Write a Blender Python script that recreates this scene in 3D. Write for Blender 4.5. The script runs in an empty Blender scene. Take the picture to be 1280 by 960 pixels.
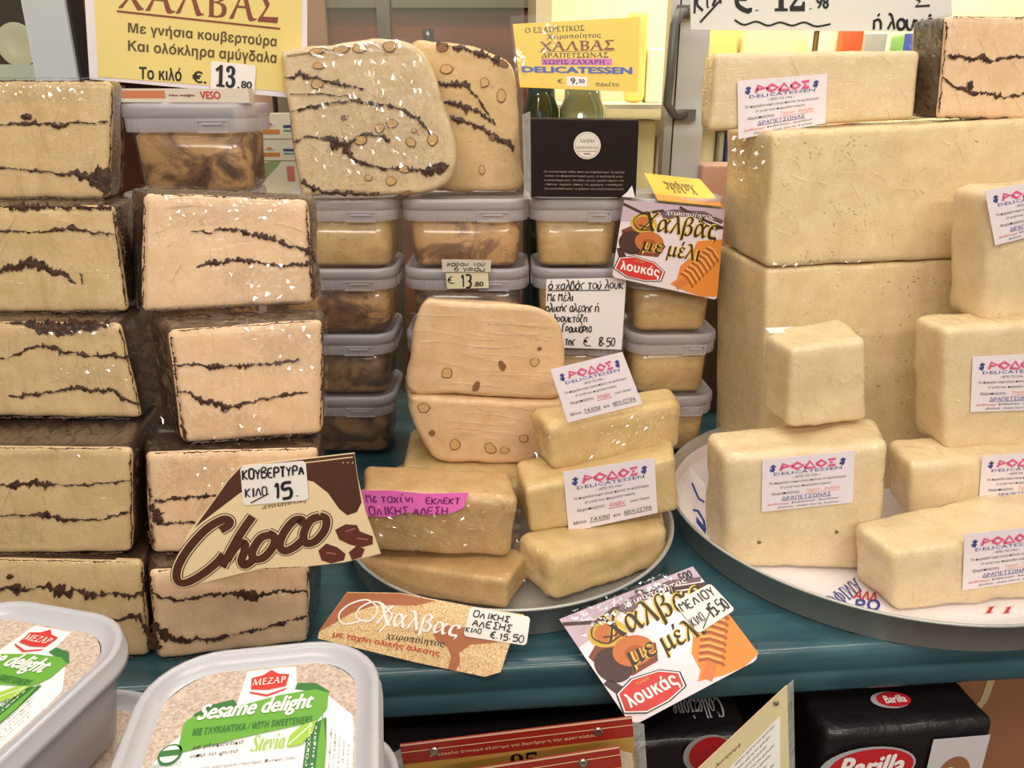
import bpy, math, random, unicodedata
from math import sin, cos, tan, atan, atan2, radians, pi, sqrt
from mathutils import Vector, noise

SC = bpy.context.scene
COL = SC.collection
# ------------------------------------------------------------------ camera
FP, PITCH, CAMH = 1000.0, radians(20), 0.42
CAM = Vector((0, 0, CAMH))
cd = bpy.data.cameras.new('camera'); cd.sensor_width = 36; cd.lens = FP*36/1280; cd.clip_start = 0.02
cam = bpy.data.objects.new('camera', cd); COL.objects.link(cam)
cam.location = CAM; cam.rotation_euler = (pi/2-PITCH, 0, 0)
SC.camera = cam
# ------------------------------------------------------------------ world, lights, exposure
SC.view_settings.view_transform = 'Standard'; SC.view_settings.look = 'None'
SC.view_settings.gamma = 1; SC.view_settings.use_curve_mapping = False
SC.view_settings.exposure = 0.2
SC.cycles.max_bounces = 6; SC.cycles.transparent_max_bounces = 12
w = bpy.data.worlds.new('shop_ambient'); SC.world = w; w.use_nodes = True
w.node_tree.nodes['Background'].inputs[0].default_value = (1.0, 0.93, 0.82, 1)
w.node_tree.nodes['Background'].inputs[1].default_value = 0.27
def area(name, loc, aim, sx, sy, power, col=(1, .93, .82)):
    l = bpy.data.lights.new(name, 'AREA'); l.shape = 'RECTANGLE'; l.size = sx; l.size_y = sy
    l.energy = power; l.color = col
    o = bpy.data.objects.new(name, l); COL.objects.link(o); o.location = loc
    o.rotation_euler = (Vector(aim)-Vector(loc)).to_track_quat('-Z', 'Y').to_euler()
    return o
area('ceiling_lamp', (-0.45, -0.45, 1.6), (0, .7, .1), 1.1, .12, 8)
area('ceiling_lamp', (0.75, -0.25, 1.65), (0.1, .7, .1), 1.1, .12, 8)
area('aisle_lamp', (-0.7, -1.9, 1.55), (0, .7, .2), 1.3, .14, 18, (1, .92, .8))
area('aisle_lamp', (0.9, -1.9, 1.75), (0, .7, .2), 1.3, .14, 18, (1, .95, .86))
area('ceiling_lamp', (0.1, 0.6, 1.9), (0.1, .7, 0), 1.2, .25, 5, (1, .95, .86))
area('far_fill', (-.3, 1.3, 1.9), (-.2, 2.1, .5), 1.0, .2, 16, (1, .9, .75))  # fill light added to brighten the far background, no lamp known there
area('case_lamp', (0.55, 1.25, .95), (0.55, 1.6, .3), 1.0, .08, 7, (1, .95, .78))

# ------------------------------------------------------------------ pixel -> world (placing at a chosen real distance)
def ray(px, py):
    x, u = (px-640)/FP, (480-py)/FP
    return Vector((x, cos(PITCH)+u*sin(PITCH), -sin(PITCH)+u*cos(PITCH)))
def onz(px, py, z):
    d = ray(px, py); return CAM + d*((z-CAMH)/d.z)
def ony(px, py, Y):
    d = ray(px, py); return CAM + d*(Y/d.y)
def xat(px, Y, z):
    return (px-640)/FP*(Y*cos(PITCH)+(CAMH-z)*sin(PITCH))
class Plane:
    def __init__(s, p, n): s.p = Vector(p); s.n = Vector(n).normalized()
    def at(s, px, py, off=0.0):
        d = ray(px, py); q = s.p + s.n*off
        return CAM + d*((q-CAM).dot(s.n)/d.dot(s.n))
def lean(px, py, Y, yaw=0, back=0):
    """plane through the point seen at px,py and Y metres off; yaw turns its face right, back leans its top away"""
    a, b = radians(yaw), radians(back)
    return Plane(ony(px, py, Y), (sin(a)*cos(b), -cos(a)*cos(b), sin(b)))

# ------------------------------------------------------------------ materials
def lin(c):
    return tuple((v/255/12.92 if v/255 <= .04045 else ((v/255+.055)/1.055)**2.4) for v in c) + (1,)
MATS = {}
def mat(name, col, rough=.5, metal=0, alpha=1, coat=0, spec=.5, emit=0, trans=0):
    if name in MATS: return MATS[name]
    m = bpy.data.materials.new(name); m.use_nodes = True
    b = m.node_tree.nodes['Principled BSDF']
    b.inputs['Base Color'].default_value = lin(col); b.inputs['Roughness'].default_value = rough
    b.inputs['Metallic'].default_value = metal; b.inputs['Alpha'].default_value = alpha
    b.inputs['Coat Weight'].default_value = coat; b.inputs['Specular IOR Level'].default_value = spec
    b.inputs['Transmission Weight'].default_value = trans
    if emit: b.inputs['Emission Color'].default_value = lin(col); b.inputs['Emission Strength'].default_value = emit
    MATS[name] = m; return m
class N:
    """small node-writing helper"""
    def __init__(s, m): s.t = m.node_tree; s.b = s.t.nodes['Principled BSDF']
    def new(s, typ, **kw):
        n = s.t.nodes.new(typ)
        for k, v in kw.items():
            if k in n.inputs.keys(): n.inputs[k].default_value = v
            else: setattr(n, k, v)
        return n
    def link(s, a, b): s.t.links.new(a, b)
    def coords(s, scale=(1, 1, 1), rot=(0, 0, 0)):
        tc = s.new('ShaderNodeTexCoord'); oi = s.new('ShaderNodeObjectInfo'); mp = s.new('ShaderNodeMapping')
        mp.inputs['Scale'].default_value = scale; mp.inputs['Rotation'].default_value = rot
        ml = s.new('ShaderNodeVectorMath', operation='SCALE'); ml.inputs[0].default_value = (7.1, 3.3, 5.7)
        s.link(oi.outputs['Random'], ml.inputs['Scale'])
        ad = s.new('ShaderNodeVectorMath', operation='ADD')
        s.link(tc.outputs['Object'], ad.inputs[0]); s.link(ml.outputs[0], ad.inputs[1])
        s.link(ad.outputs[0], mp.inputs['Vector']); return mp.outputs[0]
    def noise(s, co, scale, detail=4, dist=0, rough=.55):
        n = s.new('ShaderNodeTexNoise'); n.inputs['Scale'].default_value = scale; n.inputs['Detail'].default_value = detail
        n.inputs['Distortion'].default_value = dist; n.inputs['Roughness'].default_value = rough
        s.link(co, n.inputs['Vector']); return n.outputs['Fac']
    def ramp(s, fac, stops, interp='LINEAR'):
        r = s.new('ShaderNodeValToRGB'); r.color_ramp.interpolation = interp
        e = r.color_ramp.elements
        while len(e) < len(stops): e.new(.5)
        for i, (p, c) in enumerate(stops):
            e[i].position = p; e[i].color = c if len(c) == 4 else lin(c)
        s.link(fac, r.inputs[0]); return r.outputs[0]
    def mix(s, f, a, b, mode='MIX'):
        m = s.new('ShaderNodeMix', data_type='RGBA', blend_type=mode)
        if hasattr(f, 'links'): s.link(f, m.inputs[0])
        else: m.inputs[0].default_value = f
        for v, i in ((a, 6), (b, 7)):
            if hasattr(v, 'links'): s.link(v, m.inputs[i])
            else: m.inputs[i].default_value = v if len(v) == 4 else lin(v)
        return m.outputs[2]
    def bump(s, h, strength, dist, target='Normal'):
        b = s.new('ShaderNodeBump'); b.inputs['Strength'].default_value = strength; b.inputs['Distance'].default_value = dist
        s.link(h, b.inputs['Height']); s.link(b.outputs[0], s.b.inputs[target]); return b
W, K = (1, 1, 1, 1), (0, 0, 0, 1)
def film(n, amount=.8, scale=34, rot=(.3, .2, .5)):
    """cling film pulled over the surface: a glossy coat with stretched wrinkles"""
    co = n.coords((1, 1, 5.5), rot)
    a = n.noise(co, scale, 3, 1.2, .5)
    r = a
    c2 = n.coords((4.5, 1, 1), (.1, .7, .9)); a2 = n.noise(c2, scale*.8, 2, .8)
    r2 = a2
    s = n.new('ShaderNodeMath', operation='ADD'); n.link(r, s.inputs[0]); n.link(r2, s.inputs[1])
    n.b.inputs['Coat Weight'].default_value = amount; n.b.inputs['Coat Roughness'].default_value = .1
    n.b.inputs['Coat IOR'].default_value = 1.45
    n.bump(s.outputs[0], 1.0, .0022, 'Coat Normal')
def halva(name, c1, c2, wrap=.8, pits=.6, streak=0, coarse=55):
    if name in MATS: return MATS[name]
    m = mat(name, c1, .62); n = N(m); co = n.coords()
    f = n.noise(co, coarse, 6, .4)
    col = n.mix(n.ramp(f, [(.3, K), (.7, W)]), c1, c2)
    fine = n.noise(co, 620, 3)
    col = n.mix(n.ramp(fine, [(.35, (.22, .22, .22, 1)), (.6, K)]), col, tuple(int(v*.8) for v in c2))
    if pits:
        v = n.new('ShaderNodeTexVoronoi'); v.inputs['Scale'].default_value = 150; v.inputs['Randomness'].default_value = 1
        dn = n.new('ShaderNodeVectorMath', operation='ADD'); nz = n.new('ShaderNodeTexNoise'); nz.inputs['Scale'].default_value = 60
        sc = n.new('ShaderNodeVectorMath', operation='SCALE'); sc.inputs['Scale'].default_value = .03
        n.link(co, nz.inputs['Vector']); n.link(nz.outputs['Color'], sc.inputs[0]); n.link(co, dn.inputs[0]); n.link(sc.outputs[0], dn.inputs[1])
        n.link(dn.outputs[0], v.inputs['Vector'])
        mask = n.ramp(n.noise(co, 45, 3), [(.47, K), (.62, W)])
        d = n.ramp(v.outputs['Distance'], [(.12, (pits, pits, pits, 1)), (.27, K)])
        pm = n.mix(1.0, d, mask, 'MULTIPLY')
        col = n.mix(pm, col, tuple(int(v*.62) for v in c2))
    if streak:
        s = n.noise(n.coords((1, 1, .12)), 130, 3)
        col = n.mix(n.ramp(s, [(.55, K), (.75, (streak, streak, streak, 1))]), col, (150, 105, 55))
    n.link(col, n.b.inputs['Base Color'])
    n.bump(n.noise(co, 200, 5, 0, .6), .16, .0012)
    n.b.inputs['Subsurface Weight'].default_value = 0.0
    if wrap: film(n, wrap)
    return m
M_L = halva('halva_olive', (216, 186, 138), (202, 170, 120), .8, .15, .22)
M_P = halva('halva_peach', (242, 206, 166), (230, 190, 148), .8, .15, .15)
M_R = halva('halva_vanilla', (236, 212, 166), (222, 194, 146), .6, .75)
M_R2 = halva('halva_vanilla_smooth', (236, 212, 170), (223, 196, 152), .9, .2)
M_M = halva('halva_honey', (220, 190, 134), (202, 168, 112), .8, .2)
M_D = halva('halva_tahini', (204, 166, 114), (184, 144, 92), .85, .35)
M_N = halva('halva_nougat', (232, 194, 150), (216, 174, 128), .7, .25)
M_A = halva('halva_almond', (226, 200, 158), (208, 178, 134), .9, .5)
CH = mat('chocolate', (62, 36, 26), .42)
n_ = N(CH); c_ = n_.coords(); n_.link(n_.ramp(n_.noise(c_, 160, 4), [(.3, (42, 22, 15)), (.7, (88, 56, 40))]), n_.b.inputs['Base Color'])
n_.bump(n_.noise(c_, 400, 4), .4, .001)
CW = mat('wrapped_chocolate', (74, 52, 40), .4)
n_ = N(CW); c_ = n_.coords((1, 1, .8)); n_.link(n_.ramp(n_.noise(c_, 50, 5, .3), [(.3, (52, 36, 28)), (.6, (76, 55, 43)), (.8, (98, 76, 60))]), n_.b.inputs['Base Color'])
film(n_, 1, 40)
PLAST = mat('milky_lid_plastic', (206, 200, 206), .25, alpha=.55, spec=.6)
CLEAR = mat('clear_tub_plastic', (236, 232, 226), .12, alpha=.05, spec=.7)
FILMM = mat('cling_film', (250, 248, 240), .14, alpha=.2, spec=.8)
n_ = N(FILMM); n_.bump(n_.noise(n_.coords((1, 1, .3)), 90, 4, 1.5), 1, .006)
PAPER = mat('white_paper', (240, 232, 232), .55)
CARD = mat('white_card', (236, 228, 222), .45)
INK = mat('black_ink', (22, 20, 24), .5)
def ink(name, c): return mat('ink_'+name, c, .5)

# ------------------------------------------------------------------ objects
def thing(name, label, cat, loc=(0, 0, 0), group=None):
    o = bpy.data.objects.new(name, None); o.empty_display_size = .02; COL.objects.link(o); o.location = loc
    o['label'] = label; o['category'] = cat
    if group: o['group'] = group
    return o
def root_of(o):
    while o.parent: o = o.parent
    return o
def mesh(name, vs, fs, mats, parent=None, mi=None, smooth=False, label=None, kind=None):
    me = bpy.data.meshes.new(name)
    off = Vector((0, 0, 0))
    if parent is not None: off = root_of(parent).location
    me.from_pydata([tuple(Vector(v)-off) for v in vs], [], fs)
    for m in (mats if isinstance(mats, (list, tuple)) else [mats]): me.materials.append(m)
    if mi: me.polygons.foreach_set('material_index', mi)
    if smooth: me.polygons.foreach_set('use_smooth', [True]*len(me.polygons))
    me.update()
    o = bpy.data.objects.new(name, me); COL.objects.link(o)
    if parent is not None: o.parent = parent
    if label: o['label'] = label
    if kind: o['kind'] = kind
    return o
def fix_normals(o):
    import bmesh
    b = bmesh.new(); b.from_mesh(o.data); bmesh.ops.recalc_face_normals(b, faces=b.faces[:]); b.to_mesh(o.data); b.free(); return o
def copy_tree(o, parent=None):
    c = o.copy(); COL.objects.link(c)
    if parent is not None: c.parent = parent
    for ch in list(o.children): copy_tree(ch, c)
    return c

# rounded six-sided block from eight corners
def block_mesh(C, r, nz=.0008, seed=0, dens=(18, 12, 8)):
    FTL, FTR, FBR, FBL, BTL, BTR, BBR, BBL = C
    wd = ((FTR-FTL).length+(FBR-FBL).length+(BTR-BTL).length)/3
    ht = ((FTL-FBL).length+(FTR-FBR).length)/2
    dp = ((BTL-FTL).length+(BTR-FTR).length)/2
    S = (wd, dp, ht); r = min(r, .45*min(S))
    def line(L, n):
        h = L/2; t = [-h, -h+r*.12, -h+r*.3, -h+r*.55, -h+r]
        m = [(-h+r)+(2*h-2*r)*i/n for i in range(1, n)]
        return t+m+[-x for x in reversed(t)]
    AX = [line(S[0], dens[0]), line(S[1], dens[2]), line(S[2], dens[1])]
    V, F, side, idx = [], [], [], {}
    cen = sum(C, Vector())/8
    def vert(p):
        k = tuple(round(c, 6) for c in p)
        if k in idx: return idx[k]
        q = [max(-s/2+r, min(s/2-r, c)) for c, s in zip(p, S)]
        v = Vector(p)-Vector(q)
        if v.length > 1e-9: v = v*(r/v.length)
        x, y, z = [(a+b)/(s/2) for a, b, s in zip(q, v, S)]
        a, b, c = (x+1)/2, (y+1)/2, (z+1)/2
        f = (FBL*(1-a)+FBR*a)*(1-c)+(FTL*(1-a)+FTR*a)*c
        g = (BBL*(1-a)+BBR*a)*(1-c)+(BTL*(1-a)+BTR*a)*c
        P = f*(1-b)+g*b
        if nz:
            d = (P-cen).normalized()
            P = P+d*nz*(noise.noise(P*38+Vector((seed, 0, 0)))*1.6+noise.noise(P*110+Vector((0, seed, 0)))*.7)
        V.append(P); idx[k] = len(V)-1; return idx[k]
    for ax in range(3):
        A, B = AX[(ax+1) % 3], AX[(ax+2) % 3]
        for sg in (-1, 1):
            w0 = sg*S[ax]/2
            for i in range(len(A)-1):
                for j in range(len(B)-1):
                    q = []
                    for (a, b) in ((A[i], B[j]), (A[i+1], B[j]), (A[i+1], B[j+1]), (A[i], B[j+1])):
                        p = [0, 0, 0]; p[ax] = w0; p[(ax+1) % 3] = a; p[(ax+2) % 3] = b
                        q.append(vert(tuple(p)))
                    if sg < 0: q.reverse()
                    F.append(q); side.append((ax, sg))
    return V, F, side
def corners(front, zb=None, Y=None, backL=None, backR=None, depth=.06):
    TL, TR, BR, BL = front
    if Y is None:
        z1, z2 = zb if isinstance(zb, tuple) else (zb, zb)
        bl, br = onz(*BL, z1), onz(*BR, z2)
    else:
        bl, br = ony(*BL, Y[0]), ony(*BR, Y[1])
    h = (br-bl); h.z = 0; nrm = Vector((h.y, -h.x, 0)).normalized()
    pl = Plane(bl, nrm)
    tl, tr = pl.at(*TL), pl.at(*TR); br2 = pl.at(*BR)
    if Y is None: pass
    def back(c, spec, px):
        if spec is None: return c-nrm*depth
        x, d = spec; y = c.y+d
        return Vector((xat(x, y, c.z), y, c.z))
    btl, btr = back(tl, backL, 0), back(tr, backR, 0)
    bbl = Vector((btl.x+(bl.x-tl.x)*.9, btl.y, bl.z)); bbr = Vector((btr.x+(br2.x-tr.x)*.9, btr.y, br2.z))
    return [tl, tr, br2, bl, btl, btr, bbr, bbl], pl
def plain_block(label, front, m, zb=None, Y=None, backL=None, backR=None, depth=.06, r=.008, nz=.0009, group=None, name='halva_block', cat='halva', seed=1, cr=14):
    C, pl = corners(front, zb, Y, backL, backR, depth)
    base = (C[2]+C[3]+C[6]+C[7])/4
    t = thing(name, label, cat, base, group)
    V, F, s = block_mesh(C, r, nz, seed)
    mesh('halva_body', V, F, m, t, smooth=True)
    if cr: creases(t, pl, front, cr, (60, 100, 20, 140, 75)[seed % 5], 30, (6, 26), seed)
    return t, pl, C
def marbled_block(label, front, m, Y, backL, backR, group, seed=1, r=.006, depth=.05):
    C, pl = corners(front, None, Y, backL, backR, depth)
    base = (C[2]+C[3]+C[6]+C[7])/4
    t = thing('marbled_halva_block', label, 'halva', base, group)
    V, F, s = block_mesh(C, r, .0008, seed, (26, 16, 6))
    def sub(sel):
        mp, vs, fs = {}, [], []
        for f, sd in zip(F, s):
            if sel(sd):
                g = []
                for i in f:
                    if i not in mp: mp[i] = len(vs); vs.append(V[i])
                    g.append(mp[i])
                fs.append(g)
        return vs, fs
    # the cut face takes in most of its own rounded rim
    lim = [abs((sum((V[i] for i in f), Vector())/len(f)-pl.p).dot(pl.n)) < r*.62 for f in F]; s = [(1, -1) if (k or q == (1, -1)) else q for k, q in zip(lim, s)]
    mesh('halva_slab', *sub(lambda q: q == (1, -1)), m, t, smooth=True)
    mesh('chocolate_coating', *sub(lambda q: q != (1, -1)), CW, t, smooth=True)
    # chocolate creeping round the edge of the cut face
    P = front
    for a, b in ((0, 1), (1, 2), (2, 3), (3, 0)):
        (x0, y0), (x1, y1) = P[a], P[b]
        cx = sum(p[0] for p in P)/4; cy = sum(p[1] for p in P)/4
        sh = lambda x, y, k=.986: (cx+(x-cx)*k, cy+(y-cy)*k)
        q0, q1 = sh(x0, y0), sh(x1, y1)
        pts = [(q0[0]*(1-k)+q1[0]*k, q0[1]*(1-k)+q1[1]*k, (.5, .8, 1.1, .8)[a]) for k in (.05, .25, .5, .75, .95)]
        vein(t, pl, pts, seed*7+a, rough=1.0, jit=1.0)
    crumple3(t, C[4], C[0], C[3], C[7], 9, 18, seed, .0022); crumple3(t, C[1], C[5], C[6], C[2], 8, 18, seed+50, .0022); crumple3(t, C[4], C[5], C[1], C[0], 26, 7, seed+90, .0018)
    cx = sum(p[0] for p in front)/4; cy = sum(p[1] for p in front)/4
    creases(t, pl, front, 22, 80, 25, (8, 44), seed, fan=(cx-20, cy-60) if seed % 2 == 0 else None)
    return t, pl, C
def vein(t, pl, pts, seed=0, rough=1.0, jit=1.6, off=.0012, m=None, name='chocolate_vein'):
    """jagged seam of chocolate in the cut face; pts = (px, py, half width in px)"""
    rnd = random.Random(seed*131+7)
    V, F = [], []
    L = []
    for i in range(len(pts)-1):
        p, q = pts[i], pts[i+1]
        w0 = p[2] if len(p) > 2 else 1.6; w1 = q[2] if len(q) > 2 else 1.6
        n = max(2, int(sqrt((q[0]-p[0])**2+(q[1]-p[1])**2)/1.3))
        for k in range(n): L.append((p[0]+(q[0]-p[0])*k/n, p[1]+(q[1]-p[1])*k/n, w0+(w1-w0)*k/n))
    L.append((pts[-1][0], pts[-1][1], .4)); L[0] = (L[0][0], L[0][1], .4)
    for i, (x, y, w_) in enumerate(L):
        j = L[min(i+1, len(L)-1)]; k = L[max(i-1, 0)]
        dx, dy = j[0]-k[0], j[1]-k[1]; d = sqrt(dx*dx+dy*dy) or 1; nx, ny = -dy/d, dx/d
        sh = jit*noise.noise(Vector((x*.09, y*.09, seed)))*1.5+jit*.5*(rnd.random()-.5)
        g = lambda k: max(.12, .8+min(1, 4/w_)*1.5*noise.noise(Vector((x*.11, y*.11, seed+k)))+min(1, 4/w_)*1.3*rough*noise.noise(Vector((x*.33, y*.33, seed+k+3)))+.5*(rnd.random()-.5)); a = w_*g(.5); b = w_*g(8.5)
        if rnd.random() < .07: a += min(4, w_+1)*1.2*rnd.random()
        if rnd.random() < .07: b += min(4, w_+1)*1.2*rnd.random()
        V.append(pl.at(x+nx*(sh+a), y+ny*(sh+a), off)); V.append(pl.at(x+nx*(sh-b), y+ny*(sh-b), off))
        V.append(pl.at(x+nx*sh, y+ny*sh, off+.0004))
        if i: n = len(V); F += [(n-6, n-3, n-1, n-4), (n-4, n-1, n-2, n-5)]
    return mesh(name, V, F, m or CH, t)
def blob(t, pl, cx, cy, rx, ry, seed=0, off=.0013, m=None, name='chocolate_vein'):
    rnd = random.Random(seed); n = 22; V = [pl.at(cx, cy, off+.0006)]; F = []
    for i in range(n):
        a = 2*pi*i/n; k = .72+.55*rnd.random()
        V.append(pl.at(cx+rx*k*cos(a), cy+ry*k*sin(a), off)); F.append((0, 1+i, 1+(i+1) % n))
    return mesh(name, V, F, m or CH, t)
ALM, SKIN = mat('almond_flesh', (206, 166, 110), .5, coat=.4), mat('almond_skin', (134, 92, 58), .5, coat=.4)
def almond(t, pl, cx, cy, rx, ry, rot=0, dark=False, off=.0011, flesh=None, name='almond'):
    n = 16; V, F, mi = [], [], []
    for k, s in ((1.0, 0), (.9, .0006), (.84, .0005), (0, .0012)):
        for i in range(n):
            a = 2*pi*i/n; g = 1+.22*noise.noise(Vector((cos(a)*1.3+cx, sin(a)*1.3+cy, 0))); x, y = rx*k*g*cos(a)*(1+.15*cos(a)), ry*k*g*sin(a)
            c, d = cos(radians(rot)), sin(radians(rot))
            V.append(pl.at(cx+x*c-y*d, cy+x*d+y*c, off-.0006+s))
    for r_ in range(3):
        for i in range(n):
            F.append((r_*n+i, r_*n+(i+1) % n, (r_+1)*n+(i+1) % n, (r_+1)*n+i)); mi.append(0 if (r_ == 2 and not dark) else 1)
    return mesh(name, V, F, [flesh or ALM, SKIN], t, mi=mi, smooth=True)
# cling film over a cut face: pulled creases (low ridges of doubled film) and crumpled patches
def clear_film(name, k, rough):
    m = bpy.data.materials.new(name); m.use_nodes = True; t = m.node_tree; t.nodes.clear()
    o = t.nodes.new('ShaderNodeOutputMaterial'); mx = t.nodes.new('ShaderNodeMixShader'); mx.inputs[0].default_value = k
    a = t.nodes.new('ShaderNodeBsdfTransparent'); g = t.nodes.new('ShaderNodeBsdfGlossy'); g.inputs['Roughness'].default_value = rough
    g.inputs['Color'].default_value = (1, 1, 1, 1)
    t.links.new(a.outputs[0], mx.inputs[1]); t.links.new(g.outputs[0], mx.inputs[2]); t.links.new(mx.outputs[0], o.inputs[0]); return m
CRUMP = clear_film('crumpled_film', .12, .13)
CREASE = mat('film_crease', (255, 250, 240), .25, alpha=.42, spec=.9)
def inq(Q, u, v):
    (ax, ay), (bx, by), (cx, cy), (dx, dy) = Q       # TL TR BR BL, v down
    return ((ax*(1-u)+bx*u)*(1-v)+(dx*(1-u)+cx*u)*v, (ay*(1-u)+by*u)*(1-v)+(dy*(1-u)+cy*u)*v)
def creases(t, pl, Q, n=24, ang=80, spread=20, L=(8, 34), seed=0, fan=None, w_=.42, off=.0012):
    rnd = random.Random(seed*17+3); V, F = [], []
    for _ in range(n):
        x, y = inq(Q, .04+.92*rnd.random(), .05+.9*rnd.random()); l = L[0]+(L[1]-L[0])*rnd.random()**2
        a = radians(ang+spread*(rnd.random()*2-1)) if fan is None else atan2(y-fan[1], x-fan[0])+.12*(rnd.random()-.5)
        bend = (rnd.random()-.5)*.4; k = 6; wd = w_*(.5+rnd.random())
        for i in range(k+1):
            f = i/k-.5; aa = a+bend*f; px, py = x+cos(aa)*l*f, y+sin(aa)*l*f
            h = wd*(1-(2*f)**2)+.05; nx, ny = -sin(aa), cos(aa)
            V += [pl.at(px+nx*h, py+ny*h, off-.0003), pl.at(px, py, off+.0004), pl.at(px-nx*h, py-ny*h, off-.0003)]
            if i: m_ = len(V); F += [(m_-6, m_-3, m_-2, m_-5), (m_-5, m_-2, m_-1, m_-4)]
    return mesh('film_creases', V, F, CREASE, t, kind='stuff')
def crumple(t, pl, Q, nx=14, ny=8, seed=0, amp=.0012, off=.0022, m=None, name='crumpled_film'):
    rnd = random.Random(seed*11+5); V, F = [], []
    for j in range(ny+1):
        for i in range(nx+1):
            u, v = i/nx, j/ny
            if 0 < i < nx: u += (rnd.random()-.5)*.7/nx
            if 0 < j < ny: v += (rnd.random()-.5)*.7/ny
            e = min(i, nx-i, j, ny-j); V.append(pl.at(*inq(Q, u, v), off-amp*.6+(amp*(rnd.random()-.2)*2 if e else -amp*.3)))
    for j in range(ny):
        for i in range(nx):
            a = j*(nx+1)+i; q = (a, a+1, a+nx+2, a+nx+1)
            F += [(q[0], q[1], q[2]), (q[0], q[2], q[3])] if rnd.random() < .5 else [(q[0], q[1], q[3]), (q[1], q[2], q[3])]
    def edge(f):
        k = [(i % (nx+1), i//(nx+1)) for i in f]; cx, cy = sum(p[0] for p in k)/3, sum(p[1] for p in k)/3
        return min(cx, nx-cx)/max(1, nx*.22), min(cy, ny-cy)/max(1, ny*.22)
    F = [f for f in F if rnd.random() < .25+.65*min(1, *edge(f))]
    return mesh(name, V, F, m or CRUMP, t)
def crumple3(t, a, b, c, d, nx=16, ny=8, seed=0, amp=.0012, m=None):
    """crumpled film over a side face given by its corners (top left, top right, bottom right, bottom left)"""
    n = (b-a).cross(d-a).normalized()
    if n.dot((a+c)/2-cen_of(t)) < 0: n = -n
    rnd = random.Random(seed*13+1); V, F = [], []
    for j in range(ny+1):
        for i in range(nx+1):
            u, v = .03+.94*i/nx, .03+.94*j/ny
            if 0 < i < nx: u += (rnd.random()-.5)*.6/nx
            if 0 < j < ny: v += (rnd.random()-.5)*.6/ny
            V.append((a*(1-u)+b*u)*(1-v)+(d*(1-u)+c*u)*v+n*(.0016+amp*(rnd.random()-.3)))
    for j in range(ny):
        for i in range(nx):
            k = j*(nx+1)+i
            for f in ((k, k+1, k+nx+2), (k, k+nx+2, k+nx+1)):
                if rnd.random() > .15: F.append(f)
    return mesh('crumpled_film', V, F, m or CRUMP, t)
def cen_of(t): return Vector(t.location)+Vector((0, 0, .03))
# thick slab cut to an outline
def smooth_outline(P, step=6):
    out = []; n = len(P)
    for i in range(n):
        p0, p1, p2, p3 = P[i-1], P[i], P[(i+1) % n], P[(i+2) % n]
        d = sqrt((p2[0]-p1[0])**2+(p2[1]-p1[1])**2); k = max(2, int(d/step))
        for j in range(k):
            t = j/k
            out.append(tuple(.5*((2*p1[c])+(-p0[c]+p2[c])*t+(2*p0[c]-5*p1[c]+4*p2[c]-p3[c])*t*t+(-p0[c]+3*p1[c]-3*p2[c]+p3[c])*t**3) for c in (0, 1)))
    return out
def slab(parent, name, outline, pl, depth, r, m, shift=(0, 0), nz=.001, backscale=1.0, m2=None):
    O = [pl.at(x, y) for x, y in smooth_outline(outline)]
    n = len(O); cen = sum(O, Vector())/n
    nr = []
    for i in range(n):
        t = (O[(i+1) % n]-O[i-1]).normalized(); v = t.cross(pl.n)
        if v.dot(O[i]-cen) < 0 and (O[i]-cen).length > 0:
            pass
        nr.append(v)
    sgn = 1 if sum(v.dot(O[i]-cen) for i, v in enumerate(nr)) > 0 else -1
    V, F, mi = [], [], []
    prof = [(r, 0), (r*.55, r*.1), (r*.22, r*.35), (0, r)] + [(0, r+(depth-2*r)*k/3) for k in (1, 2)] + [(0, depth-r), (r*.3, depth-r*.3), (r, depth)]
    for ins, dp in prof:
        sc = 1+(backscale-1)*dp/depth
        for i in range(n):
            p = cen+(O[i]-cen)*sc-nr[i]*sgn*ins-pl.n*dp+Vector((shift[0]*dp/depth, 0, shift[1]*dp/depth))
            d = (O[i]-cen).normalized()
            V.append(p+d*nz*(noise.noise(p*40)*1.6+noise.noise(p*120)*.8))
    for k in range(len(prof)-1):
        for i in range(n):
            F.append((k*n+i, k*n+(i+1) % n, (k+1)*n+(i+1) % n, (k+1)*n+i)); mi.append(1 if (m2 and k >= 2) else 0)
    F.append(list(range(n))[::-1]); mi.append(0)
    F.append([(len(prof)-1)*n+i for i in range(n)]); mi.append(1 if m2 else 0)
    o = mesh(name, V, F, [m, m2] if m2 else m, parent, mi=mi)
    fix_normals(o)
    for i, p in enumerate(o.data.polygons): p.use_smooth = len(p.vertices) == 4
    return o
# loft through rounded rectangles, local axes (built about the origin, then placed)
def rrect(w_, d_, rc, n=7):
    rc = min(rc, w_/2-1e-5, d_/2-1e-5); P = []
    for cx, cy, a0 in ((w_/2-rc, d_/2-rc, 0), (-w_/2+rc, d_/2-rc, 90), (-w_/2+rc, -d_/2+rc, 180), (w_/2-rc, -d_/2+rc, 270)):
        for i in range(n):
            a = radians(a0+90*i/(n-1)); P.append((cx+rc*cos(a), cy+rc*sin(a)))
    return P
def loft(w_, d_, rc, prof, n=7, cap0=True, cap1=True):
    V, F = [], []; m = 4*n
    for ins, z in prof:
        for x, y in rrect(w_-2*ins, d_-2*ins, max(.001, rc-ins), n): V.append(Vector((x, y, z)))
    for k in range(len(prof)-1):
        for i in range(m): F.append((k*m+i, k*m+(i+1) % m, (k+1)*m+(i+1) % m, (k+1)*m+i))
    if cap0: F.append(list(range(m))[::-1])
    if cap1: F.append([(len(prof)-1)*m+i for i in range(m)])
    return V, F
def place(V, loc, yaw=0):
    a = radians(yaw); c, s = cos(a), sin(a)
    return [Vector((v.x*c-v.y*s+loc[0], v.x*s+v.y*c+loc[1], v.z+loc[2])) for v in V]
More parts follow.
